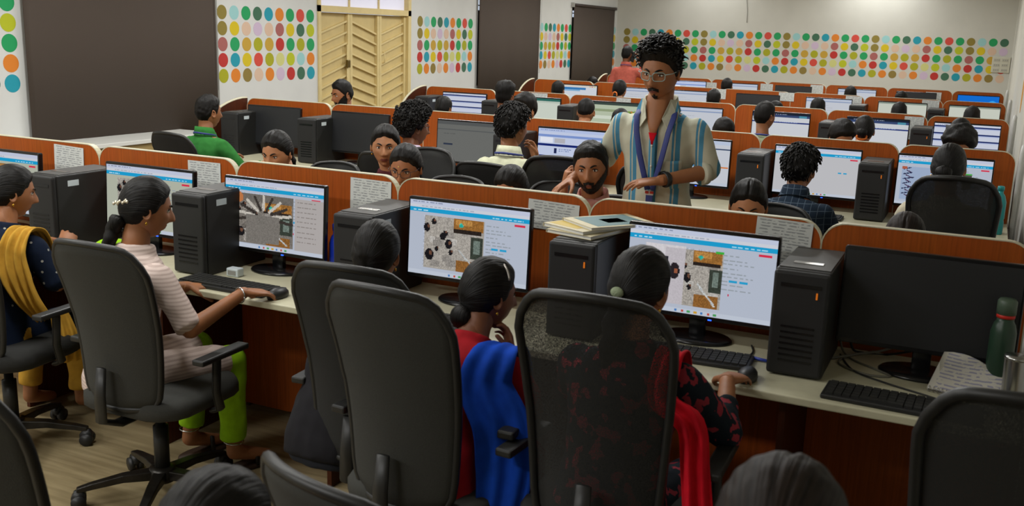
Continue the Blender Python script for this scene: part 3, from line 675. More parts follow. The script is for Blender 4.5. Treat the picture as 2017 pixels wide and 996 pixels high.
MB().box(-.10, .10, -.07, .085, 0, .003).build('back_cover', mat('grey_card', '8e8a80', .7), b)
for k in range(16): MB().tube([(-.093+.0124*k, -.07+.008*math.cos(a), .009+.008*math.sin(a)) for a in [2*math.pi*q/8 for q in range(9)]], .0011, 5).build('wire_coil', M_chrome, b)
def cable(pts, r, label, m=M_black2):
    P = [Vector(p) for p in pts]; out = []
    for i in range(len(P)-1):
        p0, p1, p2, p3 = P[max(i-1, 0)], P[i], P[i+1], P[min(i+2, len(P)-1)]
        for k in range(8):
            t = k/8; out.append(.5*((2*p1)+(p2-p0)*t+(2*p0-5*p1+4*p2-p3)*t*t+(3*p1-p0-3*p2+p3)*t**3))
    out.append(P[-1]); return tag(MB().tube(out, r, 6).build('cable', m), label, 'cable', 'desk cables')
z = ZD+.004
M_gcab = mat('grey_cable2', '6a685e', .5)
cable([(-.32, 3.39, .95), (-.325, 3.37, .85), (-.31, 3.35, .76), (-.27, 3.36, z), (-.2, 3.38, z), (-.1, 3.30, .80)], .004, 'black cable rising from the desk up to the dark monitor')
cable([(-.355, 3.39, .93), (-.36, 3.37, .84), (-.34, 3.33, .76), (-.30, 3.27, z), (-.22, 3.20, z), (-.17, 3.15, z), (-.24, 3.13, z), (-.33, 3.20, z), (-.31, 3.30, z), (-.24, 3.36, z+.01)], .0035, 'grey cable looped on the desk between tower and dark monitor', M_gcab)
cable([(-.36, 3.24, z), (-.28, 3.30, z+.012), (-.22, 3.34, z+.02), (-.17, 3.40, z+.03)], .0045, 'thick grey cable bunch end beside the tower with orange button', M_gcab)
cable([(-.34, 3.30, z), (-.28, 3.15, z), (-.18, 3.08, z), (-.05, 3.02, z), (.02, 2.98, z), (.04, 2.93, z+.01)], .003, 'thin black keyboard cable trailing over the right-hand desk')
cable([(-.62, 3.24, z), (-.60, 3.16, z), (-.62, 3.08, z), (-.68, 3.06, z+.006)], .003, 'thin dark cable on the desk left of the tower with orange button')
tag(MB().tube([(-.60, 3.10, ZD+.008), (-.52, 3.085, ZD+.008)], [.006, .005], 8).build('pen', mat('blue_pen', '2a3fa0', .4)), 'blue pen lying on the desk right of the red dupatta woman', 'pen')
b = thing('drink_bottle', 'bright blue bottle between the greyish picture monitor and the tower', 'bottle', (-2.335, 3.27, ZD+.0005))
MB().lathe([(.03, 0), (.032, .004), (.032, .15), (.024, .175), (.016, .185), (.016, .2)], 20).build('flask', mat('blue_plastic', '1834b0', .35), b)
MB().lathe([(.019, .2), (.019, .225), (.016, .228)], 20).build('cap', mat('blue_plastic', '1834b0', .35), b)
b = thing('drink_bottle', 'teal plastic bottle at the right end of the second row', 'bottle', (.125, 6.05, ZD+.0005))
MB().lathe([(.034, 0), (.036, .005), (.036, .07), (.033, .08), (.036, .09), (.036, .18), (.026, .215), (.015, .23), (.015, .245)], 20).build('flask', mat('teal_plastic', '1f8a8c', .3), b)
MB().lathe([(.018, .245), (.018, .265), (.015, .268)], 20).build('cap', mat('teal_plastic', '1f8a8c', .3), b)
b = thing('web_camera', 'small white adapter box on the desk below the greyish picture monitor', 'adapter', (-2.70, 3.07, ZD+.0005))
MB().box(-.03, .03, -.02, .02, 0, .035).build('body', M_sticker, b, .005); MB().box(-.02, .02, -.0215, -.02, .008, .026).build('socket', M_trim, b)
b.name = 'adapter_box'
# low white bench by the window
b = thing('window_bench', 'long pale table by the left window, behind the front row', 'table', (-6.75, 6.3, 0))
MB().box(-.22, .22, -1.0, .9, .715, .75).build('table_top', mat('white_laminate', 'd8d8d2', .4), b, .004)
MB().box(-.20, .20, -.98, .88, .30, .32).build('shelf', mat('tan_board', '9c8656', .6), b)
for yy in (-.98, .86): MB().box(-.20, .20, yy, yy+.02, 0, .714).build('side_panel', mat('tan_board', '9c8656', .6), b)
MB().box(.185, .20, -.96, .86, .60, .714).build('apron', mat('tan_board', '9c8656', .6), b)
# ------------------------------------------------------------------ office chair
def back_surface(u, v, w0=.325, w1=.415, zb=.455, zt=1.09):
    """u in -1..1 across, v in 0..1 up: rounded outline, wrapped forward at the sides, reclined"""
    w = w0+(w1-w0)*v
    k = 1.0
    if v > .82: q = (v-.82)/.18; k = 1-.20*q*q
    if v < .12: q = (.12-v)/.12; k = 1-.14*q*q
    x = u*w/2*k
    z = zb+(zt-zb)*v - .022*u*u*(v > .5)*v - .035*max(0, abs(u)-.75)**2*16*max(0, v-.8)*5*.5 + .012*(1-u*u)*0
    y = -.215-.10*v+.055*u*u+.035*math.sin(v*math.pi)
    return Vector((x, y, z))
def chair_meshes():
    D = {}
    nu, nv = 16, 14; rf = []; rb = []
    pan = MB(); g = [[back_surface(-1+2*i/nu, j/nv) for i in range(nu+1)] for j in range(nv+1)]
    vs = [p for r in g for p in r]+[p+Vector((0, -.014, 0)) for r in g for p in r]; n1 = nu+1; off = n1*(nv+1); fs = []
    for j in range(nv):
        for i in range(nu):
            a = j*n1+i; fs.append((a, a+1, a+1+n1, a+n1)); fs.append((off+a, off+a+n1, off+a+1+n1, off+a+1))
    bd = [j*n1 for j in range(nv+1)]+[nv*n1+i for i in range(1, nu+1)]+[j*n1+nu for j in range(nv-1, -1, -1)]+[i for i in range(nu-1, 0, -1)]
    for k in range(len(bd)): a, b2 = bd[k], bd[(k+1) % len(bd)]; fs.append((a, b2, b2+off, a+off))
    pan.add(vs, fs, 0, True); D['back_panel'] = pan.mesh('back_panel', [M_chair])
    one = MB(); one.add(vs[:off], [f for f in fs if max(f) < off], 0, True); D['back_mesh'] = one.mesh('back_mesh', [M_mesh])
    fr = MB(); loop = [vs[i]+Vector((0, -.007, 0)) for i in bd]; loop.append(loop[0]); fr.tube(loop, .012, 8, caps=False); D['back_frame'] = fr.mesh('back_frame', [M_frame])
    st = MB(); rings = []
    for (r, z) in ((.90, .405), (1, .42), (1, .455), (.95, .475), (.75, .485), (.2, .482)):
        rings.append([(max(-1, min(1, 1.18*math.cos(a)))*.235*r, .02+max(-1, min(1, 1.18*math.sin(a)))*.225*r, z) for a in [2*math.pi*k/28 for k in range(28)]])
    st.loft(rings); D['seat'] = st.mesh('seat', [M_chair])
    sp = MB(); sp.tube([(0, .0, .385), (0, -.2, .385), (0, -.275, .42), (0, -.275, .52), (0, -.262, .62)], [.03, .03, .028, .026, .022], 8, flat=.45, up=(0, 0, 1)); D['back_support'] = sp.mesh('back_support', [M_frame])
    cl = MB(); cl.lathe([(.028, .12), (.028, .30), (.018, .30), (.018, .40)], 14); cl.box(-.09, .09, -.10, .10, .375, .405); D['gas_lift'] = cl.mesh('gas_lift', [M_frame])
    hb_ = MB(); hb_.lathe([(.045, .07), (.05, .085), (.048, .125), (.03, .13)], 16); D['base_hub'] = hb_.mesh('base_hub', [M_metal])
    lg = MB(); lg.loft([[(x, sy*w, z+sz*h) for sy, sz in ((-1, -1), (1, -1), (1, 1), (-1, 1))] for x, z, w, h in ((.03, .10, .024, .020), (.14, .10, .020, .015), (.25, .083, .016, .012), (.30, .072, .014, .010))], smooth=False); D['base_leg'] = lg.mesh('base_leg', [M_metal], .004)
    cs = MB()
    for s in (-1, 1): cs.tube([(.295, s*.008, .028), (.295, s*.026, .028)], .027, 14)
    cs.tube([(.295, 0, .03), (.300, 0, .072)], [.016, .010], 8); cs.tube([(.292, -.014, .044), (.292, .014, .044)], .026, 10); D['caster'] = cs.mesh('caster', [M_black])
    ar = MB(); ar.tube([(.23, .02, .40), (.275, .01, .42), (.285, -.02, .50), (.283, -.01, .625)], [.02, .02, .018, .018], 8, flat=.6); ar.prism([(0, 0)], 0, 0) if 0 else None
    ar.box(.258, .308, -.11, .14, .625, .648); D['armrest'] = ar.mesh('armrest', [M_frame], .006)
    far = MB()
    for k in range(5):
        a = R_(72*k+18); far.tube([(0, 0, .10), (.30*math.cos(a), .30*math.sin(a), .05)], [.025, .014], 5)
    far.lathe([(.028, .08), (.02, .40)], 8); D['base'] = far.mesh('base', [M_metal])
    return D
CH_ = chair_meshes()
def chair(loc, yaw, label, m=None, mesh=False, lod=0, base_rot=0, arms=True, zs=1.0):
    t = thing('office_chair', label, 'chair', (loc[0], loc[1], 0), R_(yaw), 'black office chairs'); t.scale = (1, 1, zs)
    m = m or M_chair
    bk = obj('back_mesh', CH_['back_mesh'], t, M_mesh if mesh is True else mesh) if mesh else obj('back_panel', CH_['back_panel'], t, m)
    obj('back_frame', CH_['back_frame'], t); obj('seat', CH_['seat'], t, m); obj('back_support', CH_['back_support'], t)
    if arms:
        for s in (1, -1):
            a = obj('armrest', CH_['armrest'], t); a.scale = (s, 1, 1)
    if lod: obj('base', CH_['base'], t)
    else:
        obj('gas_lift', CH_['gas_lift'], t); obj('base_hub', CH_['base_hub'], t)
        for k in range(5):
            l = obj('base_leg', CH_['base_leg'], t); l.rotation_euler = (0, 0, R_(72*k+base_rot)); c = obj('caster', CH_['caster'], l)
    return t
# ------------------------------------------------------------------ people
def remesh(mb, voxel, smooth_it=4, folds=0.0, seed=0):
    """union of overlapping closed shapes -> one continuous surface; returns (verts, faces)"""
    me = mb.mesh('tmp'); o = bpy.data.objects.new('tmp', me); COL.objects.link(o)
    md = o.modifiers.new('r', 'REMESH'); md.mode = 'VOXEL'; md.voxel_size = voxel
    if smooth_it: sm = o.modifiers.new('s', 'SMOOTH'); sm.iterations = smooth_it; sm.factor = .5
    dg = bpy.context.evaluated_depsgraph_get(); ev = o.evaluated_get(dg); m2 = ev.to_mesh()
    n = len(m2.vertices); co = np.empty(n*3, 'f'); m2.vertices.foreach_get('co', co); co = co.reshape(-1, 3)
    fs = [tuple(p.vertices) for p in m2.polygons]
    if folds:
        no = np.empty(n*3, 'f'); m2.vertices.foreach_get('normal', no); no = no.reshape(-1, 3)
        for i in range(n):
            p = Vector(co[i]); q = Vector((p.x*7+seed, p.y*7, p.z*13))
            d = noise.noise(q)*.7+(1-abs(noise.noise(Vector((p.x*16+p.z*9+seed, p.y*16, p.z*7-p.x*6)))))*.5-.35
            co[i] += no[i]*folds*d
    ev.to_mesh_clear(); bpy.data.objects.remove(o); bpy.data.meshes.remove(me)
    return [tuple(c) for c in co], fs

HA, HB_, HC = .075, .096, .117
def head_pt(az, pol, face=True):
    sp = math.sin(pol); d = Vector((sp*math.sin(az), sp*math.cos(az), math.cos(pol)))
    p = Vector((d.x*HA, d.y*HB_, d.z*HC)); t = max(0.0, -d.z)
    sq = abs(d.x); p.x *= 1+.05*(1-abs(d.z))
    p.x *= 1-.30*t**1.7
    if p.y < 0: p.y *= 1-.42*t**1.4
    else: p.y *= 1+.02*t
    if p.z > 0 and p.y < 0: p.y *= 1.04
    if p.y > 0: p.y *= .97
    if face and p.y > 0:
        x, z = p.x, p.z; G = lambda v, s: math.exp(-(v/s)**2)
        fy = 0
        nb = smooth(.022, -.030, z)*(1-smooth(-.034, -.046, z))
        fy += .024*nb*G(x, .0105+.006*smooth(0, -.03, z))
        fy += .010*G(z+.036, .008)*G(abs(x)-.010, .008)
        fy -= .0115*G(abs(x)-.031, .017)*G(z-.006, .013)
        fy += .005*G(z-.024, .009)*G(abs(x)-.026, .024)
        fy += .004*G(abs(x)-.045, .016)*G(z+.022, .016)
        fy += .0065*G(x, .022)*(G(z+.060, .0055)+G(z+.071, .006)) - .003*G(x, .02)*G(z+.0655, .002)
        fy += .009*G(x, .022)*G(z+.100, .014) - .003*G(x, .03)*G(z+.083, .006)
        p.y += fy
    return p
def head_into(mb, M, nu=56, nv=44, face=True):
    rings = []
    for j in range(nv+1):
        pol = math.pi*(.015+.97*j/nv); ring = []
        for i in range(nu):
            u = i/nu*2*math.pi; az = u-.42*math.sin(u)*1.0     # denser towards the face
            ring.append(M @ head_pt(az, pol, face))
        rings.append(ring)
    o = len(mb.v); mb.loft(rings, True, 0)
    # lips take the second material slot
    for fi in range(len(mb.f)):
        pass
    Mi = M.inverted(); f0 = len(mb.f)-(nu*nv+2)
    for fi in range(f0, len(mb.f)):
        c = Vector((0, 0, 0)); f = mb.f[fi]
        for k in f: c += Vector(mb.v[k])
        c = Mi @ (c/len(f))
        if face and c.y > .05 and ((c.x/.023)**2+((c.z+.0655)/.0095)**2) < 1: mb.m[fi] = 1
    for s in (-1, 1):
        E = Matrix.Translation((s*.0765, -.008, -.006)) @ Matrix.Rotation(R_(s*-22), 4, 'Z') @ Matrix.Rotation(R_(10), 4, 'X')
        rg = []
        for (r, dx) in ((.55, -.006), (1, .0), (1.0, .006), (.8, .008), (.62, .003), (.2, .001)):
            rg.append([M @ E @ Vector((s*dx, r*.0175*math.cos(a), r*.031*math.sin(a)*(1 if math.sin(a) > 0 else .9))) for a in [2*math.pi*k/14 for k in range(14)]])
        mb.loft(rg, True, 0)
HL = dict(
 man=[(0, .066), (30, .064), (50, .052), (66, .022), (80, -.012), (90, -.010), (99, .012), (112, -.028), (130, -.058), (180, -.066)],
 woman=[(0, .070), (35, .058), (60, .030), (78, -.005), (95, -.022), (115, -.055), (140, -.080), (180, -.092)],
 fade=[(0, .070), (30, .068), (50, .056), (66, .034), (80, .010), (92, .012), (110, .0), (130, -.02), (180, -.03)])
def hairline(tab, azd):
    a = abs(azd)
    for (a0, z0), (a1, z1) in zip(tab, tab[1:]):
        if a <= a1: return z0+(z1-z0)*smooth(a0, a1, a)
    return tab[-1][1]
def hair_mesh(style, lod=0, seed=0):
    """cap of hair grown off the scalp from crown to hairline, with style-dependent volume"""
    nu, nv = (72, 34) if lod == 0 else (30, 14)
    tab = HL['woman'] if style[0] == 'w' else (HL['fade'] if style == 'm_fade' else HL['man'])
    mb = MB(); rings = []
    for j in range(nv+1):
        ring = []
        for i in range(nu):
            azd = -180+360*i/nu; az = R_(azd); zl = hairline(tab, azd)+(.0035*noise.noise(Vector((azd*.09, seed, 0)))+.002*noise.noise(Vector((azd*.4, seed, 3))) if abs(azd) < 100 else 0); pm = math.acos(max(-1, min(1, zl/HC))); u = j/nv
            pol = max(.02, pm*u); p = head_pt(az, pol, False); n = Vector((p.x/HA**2, p.y/HB_**2, p.z/HC**2)).normalized()
            edge = smooth(1.0, .80, u); front = max(0, math.cos(az)); top = smooth(.02, .10, p.z)
            q = p*1.0+Vector((seed*3.1, 0, 0))
            if style == 'm_quiff':
                th = .010+.018*top+.012*top*front*smooth(.1, .9, u*1.0)+.010*(abs(noise.noise(q*38))+.6*abs(noise.noise(q*75)))*(.4+top)
            elif style == 'm_curly':
                th = .028+.022*top+.014*noise.noise(q*42)+.011*noise.noise(q*85)+.012*smooth(-.02, .05, p.z)
            elif style == 'm_curlytop':
                th = .008+.040*top+.012*noise.noise(q*50)*(.2+top)+.006*noise.noise(q*95)*(.2+top)
            elif style == 'm_wavy':
                th = .012+.022*top+.007*noise.noise(q*34)+.004*noise.noise(q*80)+.006*smooth(-.03, .03, p.z)
            elif style[0] == 'w':
                th = .010+.008*top+.0007*math.sin(math.atan2(p.x, p.y+.12 if True else 1)*44+p.z*60)+.0015*noise.noise(q*60)
                th -= .006*math.exp(-(p.x/.004)**2)*smooth(-.02, .05, p.y)   # centre parting
            else:
                th = .007+.014*top+.004*noise.noise(q*45)+.003*noise.noise(q*95)
            e2 = edge if style[0] == 'm' else max(edge, .0)
            ring.append(p+n*(th*(.12+.88*e2)+(.0005 if edge > .01 else -.002)))
        rings.append(ring)
    mb.loft(rings, True, 0)
    if lod == 0 and style in ('m_quiff', 'm_curly', 'm_curlytop', 'm_wavy'):
        g = random.Random(seed+5); N = {'m_quiff': 520, 'm_curly': 700, 'm_curlytop': 300, 'm_wavy': 420}[style]
        for k in range(N):
            j = g.randint(2, nv-5); i = g.randrange(nu); b = Vector(rings[j][i]); n = (b-Vector((0, 0, -.01))).normalized()
            if style == 'm_quiff' and b.z < .02: continue
            if style == 'm_curlytop' and b.z < .05: continue
            tn = (Vector((b.x, b.y*.8, -.05-.02*j/nv)).normalized() if style == 'm_wavy' else Vector((g.uniform(-1, 1), g.uniform(-1, 1), g.uniform(-.6, .6)))); tn += Vector((g.uniform(-.7, .7), g.uniform(-.7, .7), g.uniform(-.4, .4))); tn = (tn-n*tn.dot(n)).normalized()
            if style == 'm_curly' or style == 'm_curlytop':
                r = g.uniform(.006, .010); t2 = n.cross(tn); c = b+n*.002; mb.tube([c+n*r*math.sin(a)+(tn*math.cos(a)+t2*.4*a/6)*r for a in (0, .8, 1.6, 2.4, 3.2, 4.0)], [.0032, .0036, .0036, .0034, .003, .002], 5)
            elif style == 'm_wavy':
                L = g.uniform(.018, .032); mb.tube([b-n*.003, b+n*.004+tn*L*.35, b+n*.003+tn*L*.75, b-n*.002+tn*L], [.0035, .0042, .0035, .0012], 5)
            else:
                L = g.uniform(.016, .030); mb.tube([b-n*.004, b+n*(.004+.25*L)+tn*L*.35, b+n*(.003+.42*L)+tn*L*.8, b+n*(.45*L)+tn*L*1.05], [.0042, .0042, .0030, .0014], 5)
    return mb
def strand_uv(me, tied):
    """u across the strands, v along them (front to back when tied, crown outwards when loose)"""
    uv = me.uv_layers.new(name='strand'); n = len(me.vertices); co = np.empty(n*3, 'f'); me.vertices.foreach_get('co', co); co = co.reshape(-1, 3)
    li = np.empty(len(me.loops), 'i'); me.loops.foreach_get('vertex_index', li); p = co[li]
    if tied: u = np.arctan2(p[:, 0], p[:, 2]+.03)/6.283; v = p[:, 1]*4
    else: u = np.arctan2(p[:, 0], p[:, 1]+.04)/6.283; v = p[:, 2]*4
    uv.data.foreach_set('uv', np.stack([u, v], 1).astype('f').ravel()); return me
def hair_extra(kind, lod=0):
    """(name, MB, material key) pieces worn with the hair"""
    out = []
    if kind == 'bun':
        m = MB(); rings = []
        for j in range(13):
            t = math.pi*(.03+.94*j/12); rings.append([Vector((.043*math.sin(t)*math.cos(a)*(1+.05*math.sin(6*a+j*.8)), -.125+.030*math.cos(t)*-1, -.012+.040*math.sin(t)*math.sin(a)*(1+.05*math.sin(6*a+j*.8)))) for a in [2*math.pi*k/24 for k in range(24)]])
        m.loft(rings); out.append(('bun', m, 'hair'))
    if kind == 'lowbun':
        m = MB(); rings = []
        for j in range(13):
            t = math.pi*(.03+.94*j/12); rings.append([Vector((.046*math.sin(t)*math.cos(a)*(1+.05*math.sin(6*a+j*.8)), -.095+.036*-math.cos(t), -.075+.042*math.sin(t)*math.sin(a))) for a in [2*math.pi*k/24 for k in range(24)]])
        m.loft(rings); out.append(('bun', m, 'hair'))
    if kind in ('plait', 'ponytail'):
        m = MB(); pts = []; rr = []
        N = 26
        for k in range(N):
            u = k/(N-1)
            pts.append((.0+.006*math.sin(u*30)*(kind == 'plait'), -.098-.030*math.sin(min(1, u*2.2)*math.pi*.5)+.01*u, -.045-.33*u)); rr.append((.030*(1-.62*u))*(1+(.16*abs(math.sin(u*32)) if kind == 'plait' else .03*math.sin(u*9))))
        m.tube(pts, rr, 10); out.append((kind, m, 'hair'))
    return out
CACHE = {}
HAND = {}
def hand_geo(curl, lod, spread=4):
    """right hand: wrist at origin, fingers along +Y, thumb on -X side, back of hand +Z"""
    k = (curl, lod, spread)
    if k in HAND: return HAND[k]
    m = MB(); n = 10 if lod == 0 else 6
    rings = []
    for (yy, w, h) in ((-.02, .026, .021), (.0, .027, .019), (.02, .034, .017), (.05, .041, .015), (.08, .041, .013), (.094, .038, .010)):
        rings.append([(w*math.cos(a), yy, h*math.sin(a)) for a in [2*math.pi*q/16 for q in range(16)]])
    m.loft(rings)
    for i, (x, L, r) in enumerate(((-.030, .070, .0088), (-.010, .078, .0090), (.011, .072, .0086), (.030, .056, .0076))):
        p = Vector((x, .084-.006*abs(i-1), .001)); ang = R_(curl*.35); sd = R_((i-1.5)*spread); d = Vector((math.sin(sd)*math.cos(ang), math.cos(sd)*math.cos(ang), -math.sin(ang)))
        for s_, (fl, cu) in enumerate(((.46, .55), (.30, .75), (.24, .6))):
            q = p+d*L*fl; m.capsule(p, q, r*(1-.10*s_), r*(1-.10*(s_+1)), n); p = q; ang += R_(curl*cu); d = Vector((math.sin(sd)*math.cos(ang), math.cos(sd)*math.cos(ang), -math.sin(ang)))
    p = Vector((-.026, .018, -.004)); d = Vector((-.75, .62, -.22-.3*curl/60)).normalized()
    for s_, (fl, r) in enumerate(((.040, .0125), (.032, .0105), (.026, .0092))):
        q = p+d*fl; m.capsule(p, q, r, r*.88, n); p = q; d = (d+Vector((.28, .22, -.12*curl/40))).normalized()
    if lod == 0: g = remesh(m, .0042, 2)
    else: g = (m.v, m.f)
    HAND[k] = g; return g
AX = Vector
def frame(o, fwd, up, mirror):
    f = Vector(fwd).normalized(); u = Vector(up); u = (u-f*u.dot(f)).normalized(); r = f.cross(u)
    s = -1 if mirror else 1
    return Matrix(((r.x*s, f.x, u.x, o[0]), (r.y*s, f.y, u.y, o[1]), (r.z*s, f.z, u.z, o[2]), (0, 0, 0, 1)))
TORSO = [(-.10, .150, .115), (-.04, .168, .122), (.05, .158, .115), (.16, .140, .100), (.28, .152, .108), (.38, .168, .106), (.435, .160, .092), (.475, .110, .072), (.51, .058, .056), (.60, .050, .050)]
def torso_rings(hz, lean, off, t0, t1, bulk=1.0, n=24):
    l = R_(lean); A = Vector((0, math.sin(l), math.cos(l))); N = Vector((0, math.cos(l), -math.sin(l))); h = Vector((0, 0, hz)); out = []
    T = [r for r in TORSO if t0 <= r[0] <= t1]
    for (t, rx, ry) in T:
        out.append([h+A*t+Vector((math.copysign(abs(math.cos(a))**.85, math.cos(a))*(rx*bulk+off), 0, 0))+N*(math.sin(a)*(ry*bulk+off)-.0) for a in [2*math.pi*k/n for k in range(n)]])
    return out
def TP(hz, lean, x, y, t):
    l = R_(lean); return Vector((x, 0, hz))+Vector((0, math.sin(l), math.cos(l)))*t+Vector((0, math.cos(l), -math.sin(l)))*y
def pose_points(pose, lean, arms):
    hz = .53 if pose == 'sit' else .92
    P = dict(hz=hz)
    for s, k in ((1, 'R'), (-1, 'L')):
        P['sh'+k] = TP(hz, lean, s*.165, 0, .425)
        if pose == 'sit':
            P['hip'+k] = Vector((s*.085, .02, hz-.005)); P['kn'+k] = Vector((s*.125, .43, .51)); P['an'+k] = Vector((s*.13, .40+.03*s, .09)); P['toe'+k] = Vector((s*.14, .56+.03*s, .035))
            sl = math.sin(R_(lean))
            P['el'+k] = Vector((s*.235, .15+.28*sl, .76)); P['wr'+k] = Vector((s*.155, .37+.28*sl, .83)); P['hd'+k] = Vector((-s*.12, 1, -.08)); P['up'+k] = Vector((s*.15, .1, 1)); P['cu'+k] = 28
        else:
            P['hip'+k] = Vector((s*.09, 0, hz-.02)); P['kn'+k] = Vector((s*.10, .02, .50)); P['an'+k] = Vector((s*.11, 0, .09)); P['toe'+k] = Vector((s*.13, .16, .035))
            P['el'+k] = Vector((s*.23, -.02, hz+.19)); P['wr'+k] = Vector((s*.24, .08, hz-.05)); P['hd'+k] = Vector((0, .25, -1)); P['up'+k] = Vector((s, 0, 0)); P['cu'+k] = 30
        if arms and k in arms:
            for kk_, v in arms[k].items(): P[kk_+k] = Vector(v) if kk_ != 'cu' else v
    return P
EYEW = mat('eye_white', 'd8d2c8', .25); IRIS = mat('eye_iris', '1c100a', .15)
def hair_mat(name, c0, c1, rough):
    m = bpy.data.materials.new(name); m.use_nodes = True; nt = m.node_tree; b = nt.nodes['Principled BSDF']
    uv = nt.nodes.new('ShaderNodeUVMap'); uv.uv_map = 'strand'; mp = nt.nodes.new('ShaderNodeMapping'); mp.inputs['Scale'].default_value = (150, 2.2, 1)
    nz = nt.nodes.new('ShaderNodeTexNoise'); nz.inputs['Scale'].default_value = 1.0; nz.inputs['Detail'].default_value = 4
    r = nt.nodes.new('ShaderNodeValToRGB'); r.color_ramp.elements[0].position = .35; r.color_ramp.elements[1].position = .75; r.color_ramp.elements[0].color = (*lin(c0), 1); r.color_ramp.elements[1].color = (*lin(c1), 1)
    bp = nt.nodes.new('ShaderNodeBump'); bp.inputs['Strength'].default_value = .9; bp.inputs['Distance'].default_value = .003
    nt.links.new(uv.outputs[0], mp.inputs[0]); nt.links.new(mp.outputs[0], nz.inputs['Vector']); nt.links.new(nz.outputs['Fac'], r.inputs[0]); nt.links.new(r.outputs[0], b.inputs['Base Color'])
    nt.links.new(nz.outputs['Fac'], bp.inputs['Height']); nt.links.new(bp.outputs[0], b.inputs['Normal']); b.inputs['Roughness'].default_value = rough; b.inputs['Specular IOR Level'].default_value = .2
    MATS[name] = m; return m
M_hair = hair_mat('black_hair', '080706', '1c1916', .5)
M_hair_b = hair_mat('brown_black_hair', '120d0b', '2c231e', .55)
M_lip = mat('lip', '7a4238', .45)
SK = [mat('skin_deep', '784a30', .52, var=.06, bscale=30, bump=.05), mat('skin_brown', '96623f', .52, var=.06, bscale=30, bump=.05), mat('skin_medium', 'a87450', .52, var=.06, bscale=30, bump=.05)]
def head_matrix(pose, lean, hy, hp, hr=0):
    hz = .53 if pose == 'sit' else .92
    c = TP(hz, lean, 0, .012, .66)
    return Matrix.Translation(c) @ Matrix.Rotation(R_(hy), 4, 'Z') @ Matrix.Rotation(R_(-hp), 4, 'X') @ Matrix.Rotation(R_(hr), 4, 'Y')
